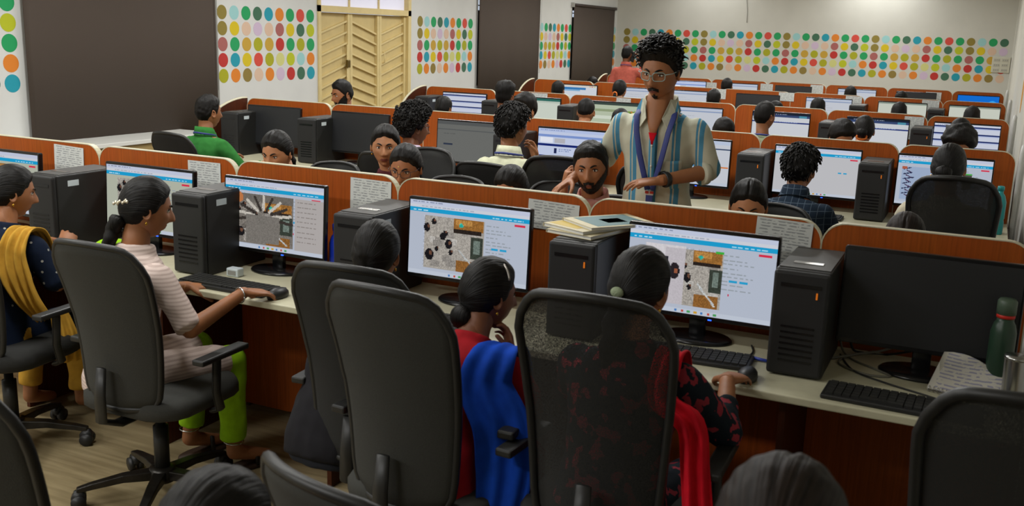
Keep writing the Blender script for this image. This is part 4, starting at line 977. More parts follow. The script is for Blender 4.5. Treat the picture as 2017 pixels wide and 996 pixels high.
def person(label, head, yaw, skin=1, hair='m_short', hextra=None, top=None, sleeve=.55, bottom=None, kurta=False, hy=0, hp=0, hr=0, lod=1, arms=None, akey='desk', pose='sit', beard=None, collar=None, bulk=1.0, hairmat=None, seated_chair=None, group='people at the desks', s0=.95, earring=False, bare=False, eyes=True, lean0=5):
    X, Y, Z = head; hz = .53 if pose == 'sit' else .92; L = .66
    s = s0
    if pose == 'stand': s = Z/(hz+L*math.cos(R_(lean0))); lean = lean0
    else:
        c = (Z/s-hz)/L
        if c > .992: s = Z/(hz+L*.992); lean = 7
        else: lean = round(math.degrees(math.acos(c))/6)*6
    fx, fy = -math.sin(R_(yaw)), math.cos(R_(yaw)); dd = (math.sin(R_(lean))*L+.012*math.cos(R_(lean)))*s
    t = thing('person', label, 'person', (X-fx*dd, Y-fy*dd, 0), R_(yaw), group); t.scale = (s, s, s)
    P = pose_points(pose, lean, arms); HM = head_matrix(pose, lean, hy, hp, hr)
    vox = .011 if lod == 0 else .018
    # ---- body: one continuous skin surface with head and hands
    bk = ('body', pose, lean, akey, lod, hy, hp, hr, bulk)
    if bk not in CACHE:
        m = MB(); m.loft(torso_rings(hz, lean, -.006, -.12, .70, bulk))
        for k in 'RL':
            m.capsule(P['sh'+k], P['el'+k], .045*bulk, .038, 10); m.capsule(P['el'+k], P['wr'+k], .038, .026, 10)
            m.capsule(P['hip'+k], P['kn'+k], .078*bulk, .052, 12); m.capsule(P['kn'+k], P['an'+k], .052, .034, 10); m.capsule(P['an'+k], P['toe'+k], .036, .028, 8)
        v, f = remesh(m, vox, 3); B = MB(); B.add(v, f, 0, True)
        nk = TP(hz, lean, 0, -.012, .46); hb2 = HM @ Vector((0, -.022, -.055)); B.tube([nk, (nk+hb2)/2, hb2], [.060, .052, .055], 16)
        head_into(B, HM, *((60, 48) if lod == 0 else (32, 24)))
        for k in 'RL':
            g = hand_geo(P['cu'+k], lod); F = frame(P['wr'+k], P['hd'+k], P['up'+k], k == 'L')
            B.add([F @ Vector(p) for p in g[0]], g[1], 0, True)
        CACHE[bk] = B.mesh('body', [None, M_lip])
    me = CACHE[bk]; o = bpy.data.objects.new('body', me); COL.objects.link(o); o.parent = t
    o.material_slots[0].link = 'OBJECT'; o.material_slots[0].material = SK[skin]
    # ---- top
    if top is not None:
        ck = ('top', pose, lean, akey, lod, sleeve, kurta, bulk)
        if ck not in CACHE:
            m = MB(); m.loft(torso_rings(hz, lean, .013, -.12, .48, bulk))
            m.tube([TP(hz, lean, 0, -.004, .44), TP(hz, lean, 0, -.006, .49), TP(hz, lean, 0, -.008, .515)], [.10, .076, .070], 16)
            for k in 'RL':
                if sleeve <= 1:
                    e = P['sh'+k].lerp(P['el'+k], sleeve); m.capsule(P['sh'+k]+Vector((0, 0, -.008)), P['sh'+k].lerp(P['el'+k], sleeve*.9), .060*bulk, .053, 12); m.tube([P['sh'+k], e], [.054, .055], 12)
                else:
                    e = P['el'+k].lerp(P['wr'+k], sleeve-1); m.capsule(P['sh'+k]+Vector((0, 0, -.008)), P['el'+k], .060*bulk, .050, 12); m.capsule(P['el'+k], P['el'+k].lerp(e, .8), .050, .042, 12); m.tube([P['el'+k], e], [.050, .040], 12)
                if kurta and pose == 'sit': m.capsule(P['hip'+k]+Vector((0, 0, .0)), P['hip'+k].lerp(P['kn'+k], .85), .088, .078, 12)
            if kurta and pose == 'sit':
                m.loft([[Vector((x, y, z)) for x, y in ((-.145, -.08), (.145, -.08), (.17, .36), (-.17, .36))] for z in (.46, .545)])
            v, f = remesh(m, vox, 3, .011 if lod == 0 else .008, len(akey)*3 % 13); CACHE[ck] = MB().add(v, f, 0, True).mesh('top')
        obj('kurta' if kurta else 'shirt', CACHE[ck], t, top)
        if collar:
            ck = ('collar', pose, lean)
            if ck not in CACHE:
                m = MB(); rg = []
                for (tt, r, dy) in ((.488, .074, -.006), (.512, .068, -.010), (.548, .066, -.018), (.552, .070, -.018), (.520, .078, -.010), (.490, .088, -.004)):
                    rg.append([TP(hz, lean, r*math.sin(a)*1.04, dy+r*math.cos(a), tt-.028*max(0, math.cos(a))) for a in [R_(28)+R_(304)*k/20 for k in range(21)]])
                m.loft(rg, False, 0, True, False); CACHE[ck] = m.mesh('collar')
            obj('collar', CACHE[ck], t, collar)
    # ---- legs
    if bottom is not None:
        ck = ('bottom', pose, lean, lod, bulk)
        if ck not in CACHE:
            m = MB(); m.loft(torso_rings(hz, 0 if pose == 'stand' else lean*.3, .008, -.12, .06, bulk))
            for k in 'RL':
                m.capsule(P['hip'+k], P['kn'+k], .090*bulk, .066, 12); e = P['kn'+k].lerp(P['an'+k], .86); m.capsule(P['kn'+k], P['kn'+k].lerp(P['an'+k], .7), .066, .056, 12); m.tube([P['kn'+k], e], [.060, .056], 12)
            v, f = remesh(m, vox, 3, .010, 3); CACHE[ck] = MB().add(v, f, 0, True).mesh('trousers')
        obj('trousers', CACHE[ck], t, bottom)
    ck = ('shoe', pose)
    if ck not in CACHE:
        d = P['toeR']-P['anR']; m = MB(); a = P['anR']; rg = []
        for (u, w, h) in ((-.05, .030, .05), (-.03, .038, .075), (.05, .042, .078), (.12, .048, .055), (.18, .046, .045), (.215, .026, .03)):
            c = Vector((a.x, a.y+u, 0)); rg.append([c+Vector((w*x, 0, .004+h*z)) for x, z in ((-.9, 0), (.9, 0), (1, .35), (.8, .8), (.3, 1), (-.3, 1), (-.8, .8), (-1, .35))])
        m.loft(rg); CACHE[ck] = m.mesh('shoe')
    if not bare:
        dl = P['anL']-P['anR']
        for k in (0, 1):
            sh = obj('shoe', CACHE[ck], t, mat('dark_shoe', '1a1614', .5))
            if k: sh.location = (dl.x, dl.y, 0)
    # ---- hair
    hd = bpy.data.objects.new('hair', None)
    hk = ('hair', hair, lod)
    if hk not in CACHE: CACHE[hk] = strand_uv(hair_mesh(hair, lod, len(CACHE) % 7).mesh('hair'), hair[0] == 'w')
    bpy.data.objects.remove(hd)
    hm = hairmat or M_hair
    h = obj('hair', CACHE[hk], t, hm); h.matrix_local = HM
    if hextra:
        for (nm, mb2, mk) in hair_extra(hextra, lod):
            ck = ('hx', hextra, nm)
            if ck not in CACHE: CACHE[ck] = strand_uv(mb2.mesh(nm), False)
            obj(nm, CACHE[ck], h, hm)
    # ---- eyes and brows
    if eyes:
        for s_ in (-1, 1):
            if ('eye', s_) not in CACHE:
                m = MB(); m.ell((s_*.031, .0735, .0055), (.0125, .0105, .0068), 12, 8, 0); m.ell((s_*.031, .0805, .0050), (.0052, .0045, .0052), 10, 6, 1)
                m.tube([(s_*.0185, .0800, .0095), (s_*.026, .0848, .0120), (s_*.036, .0832, .0117), (s_*.0445, .0750, .0085)], .0019, 5, 1); CACHE[('eye', s_)] = m.mesh('eye', [EYEW, IRIS])
                m = MB(); pts = []
                for q in range(9):
                    u = q/8; az = R_(9+25*u)*s_; zz = .020+.009*math.sin(u*2.3); p = head_pt(az, math.acos(zz/HC)); pts.append(p+Vector((0, .0012, 0)))
                CACHE[('brow', s_)] = m.tube(pts, [.002, .0034, .004, .004, .0038, .0034, .003, .0022, .001], 6).mesh('eyebrow')
            obj('eye', CACHE[('eye', s_)], t).matrix_local = HM; obj('eyebrow', CACHE[('brow', s_)], t, hm).matrix_local = HM
    if beard:
        ck = ('beard', beard)
        if ck not in CACHE:
            m = MB(); vs = []; fs = []; idx = {}
            nu, nv = 80, 64
            def keep(azd, z):
                a = abs(azd)
                mo = a < 21 and -.0575+.006*(a/20)**2*-1 < z < -.0475+.0*a
                mo = a < 24 and -.0575-.0005*a < z < -.0455-.0004*a
                if beard == 'full':
                    lim = -.080 if a < 17 else (-.080+(a-17)/(45-17)*.045 if a < 45 else -.035+(a-45)/35*.05)
                    return mo or (a < 92 and z < lim) or (15 < a < 24 and z < -.05)
                if beard == 'goatee': return mo or (a < 20 and z < -.087) or (a < 5 and z < -.078)
                return mo
            for j in range(nv+1):
                for i in range(nu+1):
                    azd = -95+190*i/nu; pol = R_(88+88*j/nv); p = head_pt(R_(azd), pol); n = Vector((p.x/HA**2, p.y/HB_**2, p.z/HC**2)).normalized()
                    vs.append(p+n*(.0028+.0022*noise.noise(p*140)))
            for j in range(nv):
                for i in range(nu):
                    azd = -95+190*(i+.5)/nu; pol = R_(88+88*(j+.5)/nv)
                    if keep(azd, HC*math.cos(pol)): a = j*(nu+1)+i; fs.append((a, a+1, a+nu+2, a+nu+1))
            CACHE[ck] = m.add(vs, fs, 0, True).mesh('beard')
        b2 = obj('beard' if beard == 'full' else 'moustache', CACHE[ck], t, hm); b2.matrix_local = HM
    if earring:
        for s_ in (-1, 1):
            q = MB().ell((s_*.080, -.006, -.046), (.005, .005, .007), 8, 6).build('earring', mat('gold', 'c79a3a', .25, metal=1), t); q.matrix_local = HM
    t['_lean'] = lean
    if seated_chair is not None:
        lb, mm, msh, cl, dy = seated_chair[:5]; zs = seated_chair[5] if len(seated_chair) > 5 else (.88 if cl else .93)
        at_ = seated_chair[6] if len(seated_chair) > 6 else (t.location.x-fx*dy, t.location.y-fy*dy)
        chair(at_, seated_chair[7] if len(seated_chair) > 7 else yaw, lb, mm, msh, cl, base_rot=random.choice((10, 26, 40)), zs=zs)
    t['_hm'] = 0; del t['_hm']; del t['_lean']
    return t, HM, P, lean, hz
def neckband(t, hz, lean, m, front=None):
    """flat ribbon worn round the neck, hanging in front"""
    pts = []
    for k in range(15):
        a = R_(-150+300*k/14); pts.append(TP(hz, lean, .088*math.sin(a), -.012-.088*math.cos(a)*.9, .505-.012*abs(a)/2.6-.02*(abs(a) > 2)))
    pts = [TP(hz, lean, -.030, .155, .16)]+[TP(hz, lean, -.062, .128, .38)]+pts+[TP(hz, lean, .062, .128, .38), TP(hz, lean, .030, .155, .16)]
    return MB().tube(pts, .009, 6, flat=.25, up=(0, 0, 1)).build('lanyard', m, t)
def shoulder_path(P, k, back, front=True):
    """points over one shoulder, person-local: chest, over the top, down the back"""
    sh = P['sh'+k]; sg = 1 if k == 'R' else -1
    f = [sh+Vector((-.06*sg, .150, -.20)), sh+Vector((-.05*sg, .150, -.08)), sh+Vector((-.04*sg, .085, .045)), sh+Vector((-.03*sg, 0, .082)), sh+Vector((-.02*sg, -.07, .060)), sh+Vector((-.005*sg, -.125, -.02))]
    return f+[Vector(b) for b in back]
def ribbon(name, pts, widths, sides, folds, amp, m, parent=None, thick=.004, nw=18, seed=0, local=False):
    """hanging cloth strip: centre line, width and side direction per point; pleats run along it"""
    P = [Vector(p) for p in pts]; N = 6; C = []; Wd = []; Sd = []
    for i in range(len(P)-1):
        p0, p1, p2, p3 = P[max(i-1, 0)], P[i], P[i+1], P[min(i+2, len(P)-1)]
        for k in range(N):
            t = k/N; C.append(.5*((2*p1)+(p2-p0)*t+(2*p0-5*p1+4*p2-p3)*t*t+(3*p1-p0-3*p2+p3)*t**3)); Wd.append(widths[i]+(widths[i+1]-widths[i])*t); Sd.append((Vector(sides[i]).lerp(Vector(sides[i+1]), t)).normalized())
    C.append(P[-1]); Wd.append(widths[-1]); Sd.append(Vector(sides[-1]).normalized())
    g = []; 
    for i, c in enumerate(C):
        d = (C[min(i+1, len(C)-1)]-C[max(i-1, 0)]).normalized(); s = (Sd[i]-d*Sd[i].dot(d)).normalized(); n = d.cross(s); row = []; am = amp*(.25+.75*smooth(.15, .55, i/len(C)))
        for j in range(nw+1):
            u = -1+2*j/nw; row.append(c+s*u*Wd[i]/2+n*(am*math.sin(u*folds*math.pi+i*.12+seed)+am*.6*noise.noise(Vector((u*2, i*.15, seed)))))
        g.append((row, n))
    vs = [p for r, n in g for p in r]+[p-n*thick for r, n in g for p in r]; n1 = nw+1; off = len(g)*n1; fs = []
    for i in range(len(g)-1):
        for j in range(nw): a = i*n1+j; fs += [(a, a+1, a+1+n1, a+n1), (off+a, off+a+n1, off+a+1+n1, off+a+1)]
    bd = [i*n1 for i in range(len(g))]+[(len(g)-1)*n1+j for j in range(1, n1)]+[i*n1+nw for i in range(len(g)-2, -1, -1)]+[j for j in range(nw-1, 0, -1)]
    for k in range(len(bd)): a, b2 = bd[k], bd[(k+1) % len(bd)]; fs.append((a, b2, b2+off, a+off))
    o = MB().add(vs, fs, 0, True).build(name, m)
    if parent and local: o.parent = parent
    elif parent:
        bpy.context.view_layer.update(); o.parent = parent; o.matrix_parent_inverse = parent.matrix_world.inverted()
    return o
# ------------------------------------------------------------------ cloth materials
def fab(name, col, var=.12): return mat(name, col, .9, var=var, bscale=25, bump=.25, spec=.15)
def pattern_mat(name, base, ink, fn):
    m = bpy.data.materials.new(name); m.use_nodes = True; nt = m.node_tree; b = nt.nodes['Principled BSDF']; b.inputs['Roughness'].default_value = .9; b.inputs['Specular IOR Level'].default_value = .15
    tc = nt.nodes.new('ShaderNodeTexCoord'); sp = nt.nodes.new('ShaderNodeSeparateXYZ'); nt.links.new(tc.outputs['Object'], sp.inputs[0])
    def mth(op, a, v=None, c=None):
        n = nt.nodes.new('ShaderNodeMath'); n.operation = op
        for i, q in enumerate((a, v, c)):
            if q is None: continue
            if hasattr(q, 'links'): nt.links.new(q, n.inputs[i])
            else: n.inputs[i].default_value = q
        return n.outputs[0]
    k = fn(nt, tc, sp, mth)
    mx = nt.nodes.new('ShaderNodeMix'); mx.data_type = 'RGBA'; mx.inputs[6].default_value = (*lin(base), 1); mx.inputs[7].default_value = (*lin(ink), 1)
    nt.links.new(k, mx.inputs[0]); nt.links.new(mx.outputs[2], b.inputs['Base Color'])
    nz = nt.nodes.new('ShaderNodeTexNoise'); nz.inputs['Scale'].default_value = 30; bp = nt.nodes.new('ShaderNodeBump'); bp.inputs['Strength'].default_value = .25; bp.inputs['Distance'].default_value = .006
    nt.links.new(tc.outputs['Object'], nz.inputs['Vector']); nt.links.new(nz.outputs['Fac'], bp.inputs['Height']); nt.links.new(bp.outputs[0], b.inputs['Normal'])
    MATS[name] = m; return m
def f_stripe(nt, tc, sp, mth):
    u = mth('FRACT', mth('ADD', mth('DIVIDE', sp.outputs['X'], .094), 10.22)); a = mth('LESS_THAN', u, .36); gap = mth('LESS_THAN', mth('ABSOLUTE', mth('SUBTRACT', u, .235)), .03)
    return mth('SUBTRACT', a, gap)
M_stripe = pattern_mat('blue_striped_cotton', 'b9b9a6', '4b87a6', f_stripe)
def f_rib(nt, tc, sp, mth): return mth('MULTIPLY', mth('LESS_THAN', mth('FRACT', mth('ADD', mth('DIVIDE', sp.outputs['Z'], .014), 10)), .45), .55)
M_rib = pattern_mat('ribbed_pale_cotton', 'cbb9b0', 'a08c84', f_rib)
def f_check(nt, tc, sp, mth):
    g = [mth('LESS_THAN', mth('FRACT', mth('ADD', mth('DIVIDE', sp.outputs[a], .036), 10)), .09) for a in 'XZ']; return mth('MULTIPLY', mth('MAXIMUM', g[0], g[1]), .6)
M_check = pattern_mat('navy_checked_cotton', '1c2836', '5a6876', f_check)
def f_plaid(nt, tc, sp, mth):
    g = [mth('LESS_THAN', mth('FRACT', mth('ADD', mth('DIVIDE', sp.outputs[a], .04), 10)), .4) for a in 'XZ']; return mth('MULTIPLY', mth('ADD', g[0], g[1]), .5)
M_plaid = pattern_mat('red_plaid_cotton', '8f5a60', '3c3440', f_plaid)
def f_dots(nt, tc, sp, mth):
    v = nt.nodes.new('ShaderNodeTexVoronoi'); v.inputs['Scale'].default_value = 22; v.inputs['Randomness'].default_value = .35; nt.links.new(tc.outputs['Object'], v.inputs['Vector']); return mth('LESS_THAN', v.outputs['Distance'], .13)
M_polka = pattern_mat('navy_polka_cotton', '111b2e', '9a9a94', f_dots)
def f_floral(nt, tc, sp, mth):
    v = nt.nodes.new('ShaderNodeTexNoise'); v.inputs['Scale'].default_value = 24; v.inputs['Detail'].default_value = 2; nt.links.new(tc.outputs['Object'], v.inputs['Vector']); return mth('MULTIPLY', mth('GREATER_THAN', v.outputs['Fac'], .56), 1.0)
M_floral = pattern_mat('dark_floral_cotton', '1a2129', '8e2f3a', f_floral)
DK = fab('dark_trousers', '22242a'); LIME = fab('lime_cotton', '8fc01c'); MUST = fab('mustard_cotton', 'b98d34'); BLUE = fab('royal_blue_chiffon', '1546b4'); RED = fab('red_chiffon', 'c01022')
M_lany = mat('blue_lanyard', '333e7c', .6)

# ------------------------------------------------------------------ front row, seen from behind
bp_, HM, P, ln, hz = person('woman in a navy dotted kurta with a mustard shawl at the left edge', (-3.60, 2.76, 1.035), 10, 1, 'w_tied', 'lowbun', M_polka, 1.0, MUST, True, hy=-38, hp=8, lod=0, earring=True, bare=True, akey='A', s0=.9,
    arms=dict(R=dict(el=(.26, .16, .76), wr=(.17, .34, .90), hd=(-.4, .8, .35), up=(.6, -.5, .5), cu=45)), seated_chair=('black office chair of the navy kurta woman, cut by the left edge', M_chair2, False, 0, .0, .97, (-3.50, 2.60), 6))
sR = P['shR']
ribbon('shawl', shoulder_path(P, 'R', [sR+Vector((.04, -.15, -.12)), sR+Vector((.075, -.13, -.22)), sR+Vector((.09, -.06, -.32))]), [.08, .10, .11, .12, .13, .13, .12, .09, .06], [(1, 0, 0)]*3+[(1, .2, 0)]*3+[(1, .5, 0)]*3, 3.5, .012, MUST, bp_, seed=1, local=True)
ribbon('shawl', [sR+Vector((.10, .02, -.30)), sR+Vector((.13, .02, -.42)), sR+Vector((.14, .02, -.54))], [.07, .11, .12], [(.7, .7, 0)]*3, 3, .012, MUST, bp_, seed=2, local=True)
bp_, HM, P, ln, hz = person('woman in a ribbed pale top and lime trousers with a sparkling hair clip', (-2.73, 2.64, 1.08), -16, 1, 'w_tied', 'plait', M_rib, .98, LIME, True, hy=-20, hp=10, lod=0, earring=True, bare=True, akey='B', bulk=.9, s0=.92,
    arms=dict(R=dict(el=(.31, .14, .745), wr=(.325, .375, .855), hd=(.12, 1, -.16), up=(.05, .15, 1), cu=30), L=dict(el=(-.27, .12, .77), wr=(-.05, .35, .81), hd=(.5, 1, -.1), up=(0, .1, 1), cu=30)), seated_chair=('charcoal chair with a tall fabric back on a star base, at left', M_chair, False, 0, -.03, .95, (-2.63, 2.56), 2))
cl = MB()
for k in range(9): cl.ell((-.034+.0085*k, .004*math.sin(k*1.3), .004*math.sin(k*2.1)), (.006, .005, .007), 7, 5)
c = cl.build('hair_clip', mat('sparkling_clip', 'd8cfb8', .15, metal=.6), bp_); c.matrix_local = HM @ Matrix.Translation((.045, -.105, .022)) @ Matrix.Rotation(R_(40), 4, 'Z') @ Matrix.Rotation(R_(-20), 4, 'Y')
sL = P['shL']
ribbon('shawl', shoulder_path(P, 'L', [sL+Vector((-.01, -.15, -.12)), sL+Vector((-.01, -.15, -.24))]), [.10, .11, .11, .11, .11, .11, .11, .11], [(1, 0, 0)]*8, 3, .008, LIME, bp_, seed=3, local=True)
MB().tube([Vector((.324+.031*math.cos(a), .355+.002*math.cos(a), .846+.031*math.sin(a))) for a in [2*math.pi*k/16 for k in range(17)]], .003, 6).build('bangle', mat('silver', 'c8c8c8', .25, metal=1), bp_)
for s_ in (-1, 1):
    a = P['anR' if s_ > 0 else 'anL']; f = MB(); f.loft([[(a.x+.045*math.cos(q)*k, a.y+.07+.13*math.sin(q)*k, z_) for q in ca] for k, z_ in ((.96, .002), (1, .008), (.97, .018))]); sd = f.build('sandal', mat('brown_sandal', '3c2a1c', .6), bp_)
    MB().tube([(a.x-.046, a.y+.09, .015), (a.x-.02, a.y+.10, .075), (a.x+.02, a.y+.10, .075), (a.x+.046, a.y+.09, .015)], .012, 6, flat=.4).build('strap', mat('dark_strap', '1c1612', .5), sd)
    MB().tube([(a.x+.045*math.cos(q), a.y+.04*math.sin(q), a.z+.05) for q in [2*math.pi*k/14 for k in range(15)]], .0028, 5).build('anklet', mat('silver', 'c8c8c8', .25, metal=1), bp_)
person('dark-haired woman almost hidden by chair backs, before the overhead picture monitor', (-1.77, 2.70, 1.03), 0, 1, 'w_tied', 'plait', fab('black_kurta', '1d1c1f'), 1.0, DK, True, hy=10, hp=8, lod=0, earring=True, akey='C', s0=.9, seated_chair=('black chair back peeking out left of the foremost seated woman in blue', M_chair2, False, 0, -.02, 1.0, (-1.62, 2.56), 4))
bp_, HM, P, ln, hz = person('woman in red with a royal blue dupatta, hand raised to her mouth', (-1.29, 2.58, .985), -6, 0, 'w_tied', 'lowbun', fab('red_kurta', 'a01c24'), .8, fab('maroon_trousers', '5c1a20'), True, hy=-28, hp=6, lod=0, earring=True, akey='D', s0=.89,
    arms=dict(R=dict(el=(.26, .22, .78), wr=(.10, .34, .88), hd=(-.35, .25, 1), up=(.6, .7, .1), cu=55)), seated_chair=('tall charcoal chair back in the centre foreground, under the woman in blue', M_chair, False, 0, .03, 1.015, (-1.335, 2.36), -4))
sR = P['shR']
ribbon('dupatta', shoulder_path(P, 'R', [sR+Vector((.07, -.15, -.12)), sR+Vector((.10, -.17, -.24)), sR+Vector((.10, -.18, -.36)), sR+Vector((.09, -.18, -.46)), sR+Vector((.08, -.17, -.54))]), [.10, .12, .13, .14, .16, .17, .18, .18, .16, .15, .14], [(1, 0, 0)]*3+[(1, .2, 0)]*2+[(.9, .5, 0)]*6, 2.6, .009, BLUE, bp_, seed=5, local=True)
q = MB(); q.tube([HM @ Vector((.092*math.sin(a), .02-.1*abs(math.cos(a))*0, .06+.062*math.cos(a))) for a in [R_(-80+160*k/20) for k in range(21)]], .004, 6); q.build('hair_band', mat('silver_band', '9a948c', .3, metal=.6), bp_)
bp_, HM, P, ln, hz = person('woman in a dark floral kurta with a bright red dupatta', (-.79, 2.50, 1.085), -4, 1, 'w_tied', 'plait', M_floral, 1.55, DK, True, hy=-14, hp=6, lod=0, earring=True, akey='E', s0=.92,
    arms=dict(R=dict(el=(.275, .20, .77), wr=(.205, .42, .855), hd=(.10, 1, -.14), up=(.05, .12, 1), cu=32)), seated_chair=('open black mesh chair back of the red dupatta woman', M_chair2, True, 0, -.02, 1.06, (-.80, 2.40), 2))
sR = P['shR']
ribbon('dupatta', shoulder_path(P, 'R', [sR+Vector((.085, -.14, -.07)), sR+Vector((.115, -.16, -.20)), sR+Vector((.14, -.17, -.34)), sR+Vector((.17, -.17, -.43)), sR+Vector((.21, -.15, -.41))]), [.07, .075, .075, .08, .08, .08, .08, .08, .085, .095, .11], [(1, 0, 0)]*5+[(1, .35, 0)]*6, 2.2, .012, RED, bp_, seed=6, local=True)
q = MB(); q.ell((0, -.112, .0), (.022, .014, .016), 12, 8); q.build('hair_tie', mat('pale_green_tie', '8a9678', .8, bump=.6, bscale=200), bp_).matrix_local = HM
# nearest heads, only their tops in frame
person('brown-haired head in the right foreground, cut by the bottom edge', (-.16, 1.12, 1.145), 0, 1, 'w_tied', 'plait', fab('grey_kurta', '4a4640'), 1.0, DK, True, lod=0, hairmat=M_hair_b, akey='C', seated_chair=('chair of the brown-haired head in the right foreground', M_chair2, False, 0, -.02))
bp_, HM, P, ln, hz = person('black-haired head with white flowers at the bottom left of centre', (-.93, 1.00, 1.005), 0, 1, 'w_tied', 'lowbun', fab('grey_kurta', '4a4640'), 1.0, DK, True, lod=0, hy=0, akey='C')
for (dx, dy, dz) in ((.09, -.06, -.012), (.098, -.05, -.022), (.085, -.075, -.022), (.094, -.066, -.032)):
    q = MB()
    for k in range(5): a = 2*math.pi*k/5; q.ell((.007*math.cos(a), .0, .007*math.sin(a)), (.006, .003, .006), 6, 5)
    q.build('flower', mat('white_petals', 'e0dccb', .7), bp_).matrix_local = HM @ Matrix.Translation((dx, dy, dz))
chair((-.84, 1.50), -16, 'charcoal chair top at the bottom centre-left, beside the head with flowers', M_chair, False, 0, zs=.95)
chair((-1.79, 1.40), 6, 'grey chair corner at the bottom left corner of the photo', M_chair, False, 0)
chair((.14, 2.18), 4, 'empty black chair at the bottom right, before the switched-off monitor', M_chair2, M_mesh_tight, 0, zs=1.06)
# ------------------------------------------------------------------ far side of the front row, facing the camera
bp_, HM, P, ln, hz = person('woman looking down behind the partition, left of centre, forehead and brows showing', (-3.46, 4.30, 1.075), 180, 2, 'w_tied', 'plait', fab('teal_kurta', '2c5a60'), .9, DK, True, hy=6, hp=16, lod=0, akey='C', seated_chair=('chair of the woman looking down behind the partition', M_chair2, False, 1, .0))
bp_, HM, P, ln, hz = person('woman gazing at the camera between a dark monitor and a curly-haired man', (-2.97, 4.62, 1.11), 180, 2, 'w_tied', 'plait', fab('dark_red_kurta', '4c2226'), .9, DK, True, hy=27, hp=2, lod=0, earring=True, akey='C', seated_chair=('black chair back behind the woman gazing at the camera', M_chair2, False, 1, .05, .97))
bp_, HM, P, ln, hz = person('woman with glasses and a forehead dot, peeking over the front partition', (-2.59, 4.22, 1.07), 180, 1, 'w_tied', 'lowbun', fab('brown_kurta', '5a4030'), .9, DK, True, hy=10, hp=14, lod=0, akey='C2', seated_chair=('chair of the woman with glasses and a forehead dot', M_chair2, False, 1, .0))
def glasses(par, HM, m, w=.024, h=.018, r=.0022):
    f = MB()
    for s_ in (-1, 1): f.tube([(s_*.031+x, .104-.5*(abs(s_*.031+x))**2*14, z_+.002) for x, z_ in rrect(w*2, h*2, .012, 4)]+[(s_*.031+w, .104-.5*(abs(s_*.031+w))**2*14, h-.012+.002)], r, 6, caps=False)
    f.tube([(-.008, .108, .006), (0, .111, .008), (.008, .108, .006)], r, 6)
    o = f.build('glasses', m, par); o.matrix_local = HM
    for s_ in (-1, 1): MB().tube([(s_*(.031+w), .083, .010), (s_*.078, .06, .012), (s_*.082, .0, .012), (s_*.080, -.015, .002)], r*.9, 6).build('temple_arm', m, o)
    return o
glasses(bp_, HM, mat('dark_metal_rim', '3c3840', .3, metal=.6), r=.0014)
MB().ell((0, .1005, .045), (.0045, .002, .0045), 8, 6).build('forehead_dot', mat('gold_dot', 'c8a860', .4), bp_).matrix_local = HM
person('only the crown of black hair showing left of the bearded man', (-2.04, 4.30, 1.015), 180, 1, 'w_tied', 'lowbun', fab('brown_kurta', '5a4030'), .9, DK, True, hp=20, lod=0, akey='C2', seated_chair=('chair behind the crown of black hair near the bearded man', M_chair2, False, 1, 0))
bp_, HM, P, ln, hz = person('bearded man resting his cheek on his hand, looking at the camera', (-1.61, 4.24, 1.15), 180, 1, 'm_short', None, fab('salmon_shirt', 'c08a80'), .9, DK, hy=12, hp=2, hr=4, lod=0, beard='full', akey='F', collar=fab('salmon_shirt', 'c08a80'),
    arms=dict(R=dict(el=(.24, .22, .86), wr=(.135, .09, 1.07), hd=(-.12, -.05, 1), up=(.85, .5, .1), cu=85), L=dict(el=(-.25, .15, .74), wr=(-.12, .33, .80))), seated_chair=('dark chair back right of the bearded man', M_chair2, False, 1, .05))
person('woman with forehead showing behind the partition, left of the checked shirt man', (-.89, 4.30, 1.055), 180, 2, 'w_tied', 'plait', fab('teal_kurta', '2c5a60'), .9, DK, True, hp=16, hy=10, lod=0, akey='C2', seated_chair=('chair of the woman showing her forehead left of the checked shirt man', M_chair2, False, 1, 0))
person('crown of a dark head just over the partition, below the big black chair', (-.24, 4.30, .985), 180, 1, 'w_tied', 'lowbun', fab('brown_kurta', '5a4030'), .9, DK, True, hp=20, lod=0, akey='C2', hairmat=M_hair_b, seated_chair=('chair of the dark head below the big black chair', M_chair2, False, 1, 0, .8))
# ------------------------------------------------------------------ the standing man
sm, HM, P, ln, hz = person('young man standing in a blue striped shirt with glasses and a blue lanyard', (-1.315, 4.27, 1.602), 184, 1, 'm_quiff', None, M_stripe, 1.18, fab('beige_trousers', '6a6254'), hy=-10, hp=11, hr=-2, lod=0, pose='stand', beard='goatee', collar=M_stripe, akey='stand', bulk=.94, group=None, lean0=6,
    arms=dict(L=dict(el=(-.235, .03, 1.155), wr=(-.06, .235, 1.125), hd=(.95, .28, -.12), up=(.05, .15, 1), cu=30), R=dict(el=(.26, -.02, 1.175), wr=(.36, .17, 1.085), hd=(.45, .8, -.4), up=(.5, .1, .8), cu=34)))
glasses(sm, HM, mat('pale_teal_frame', '8fa8a4', .3), r=.0019)
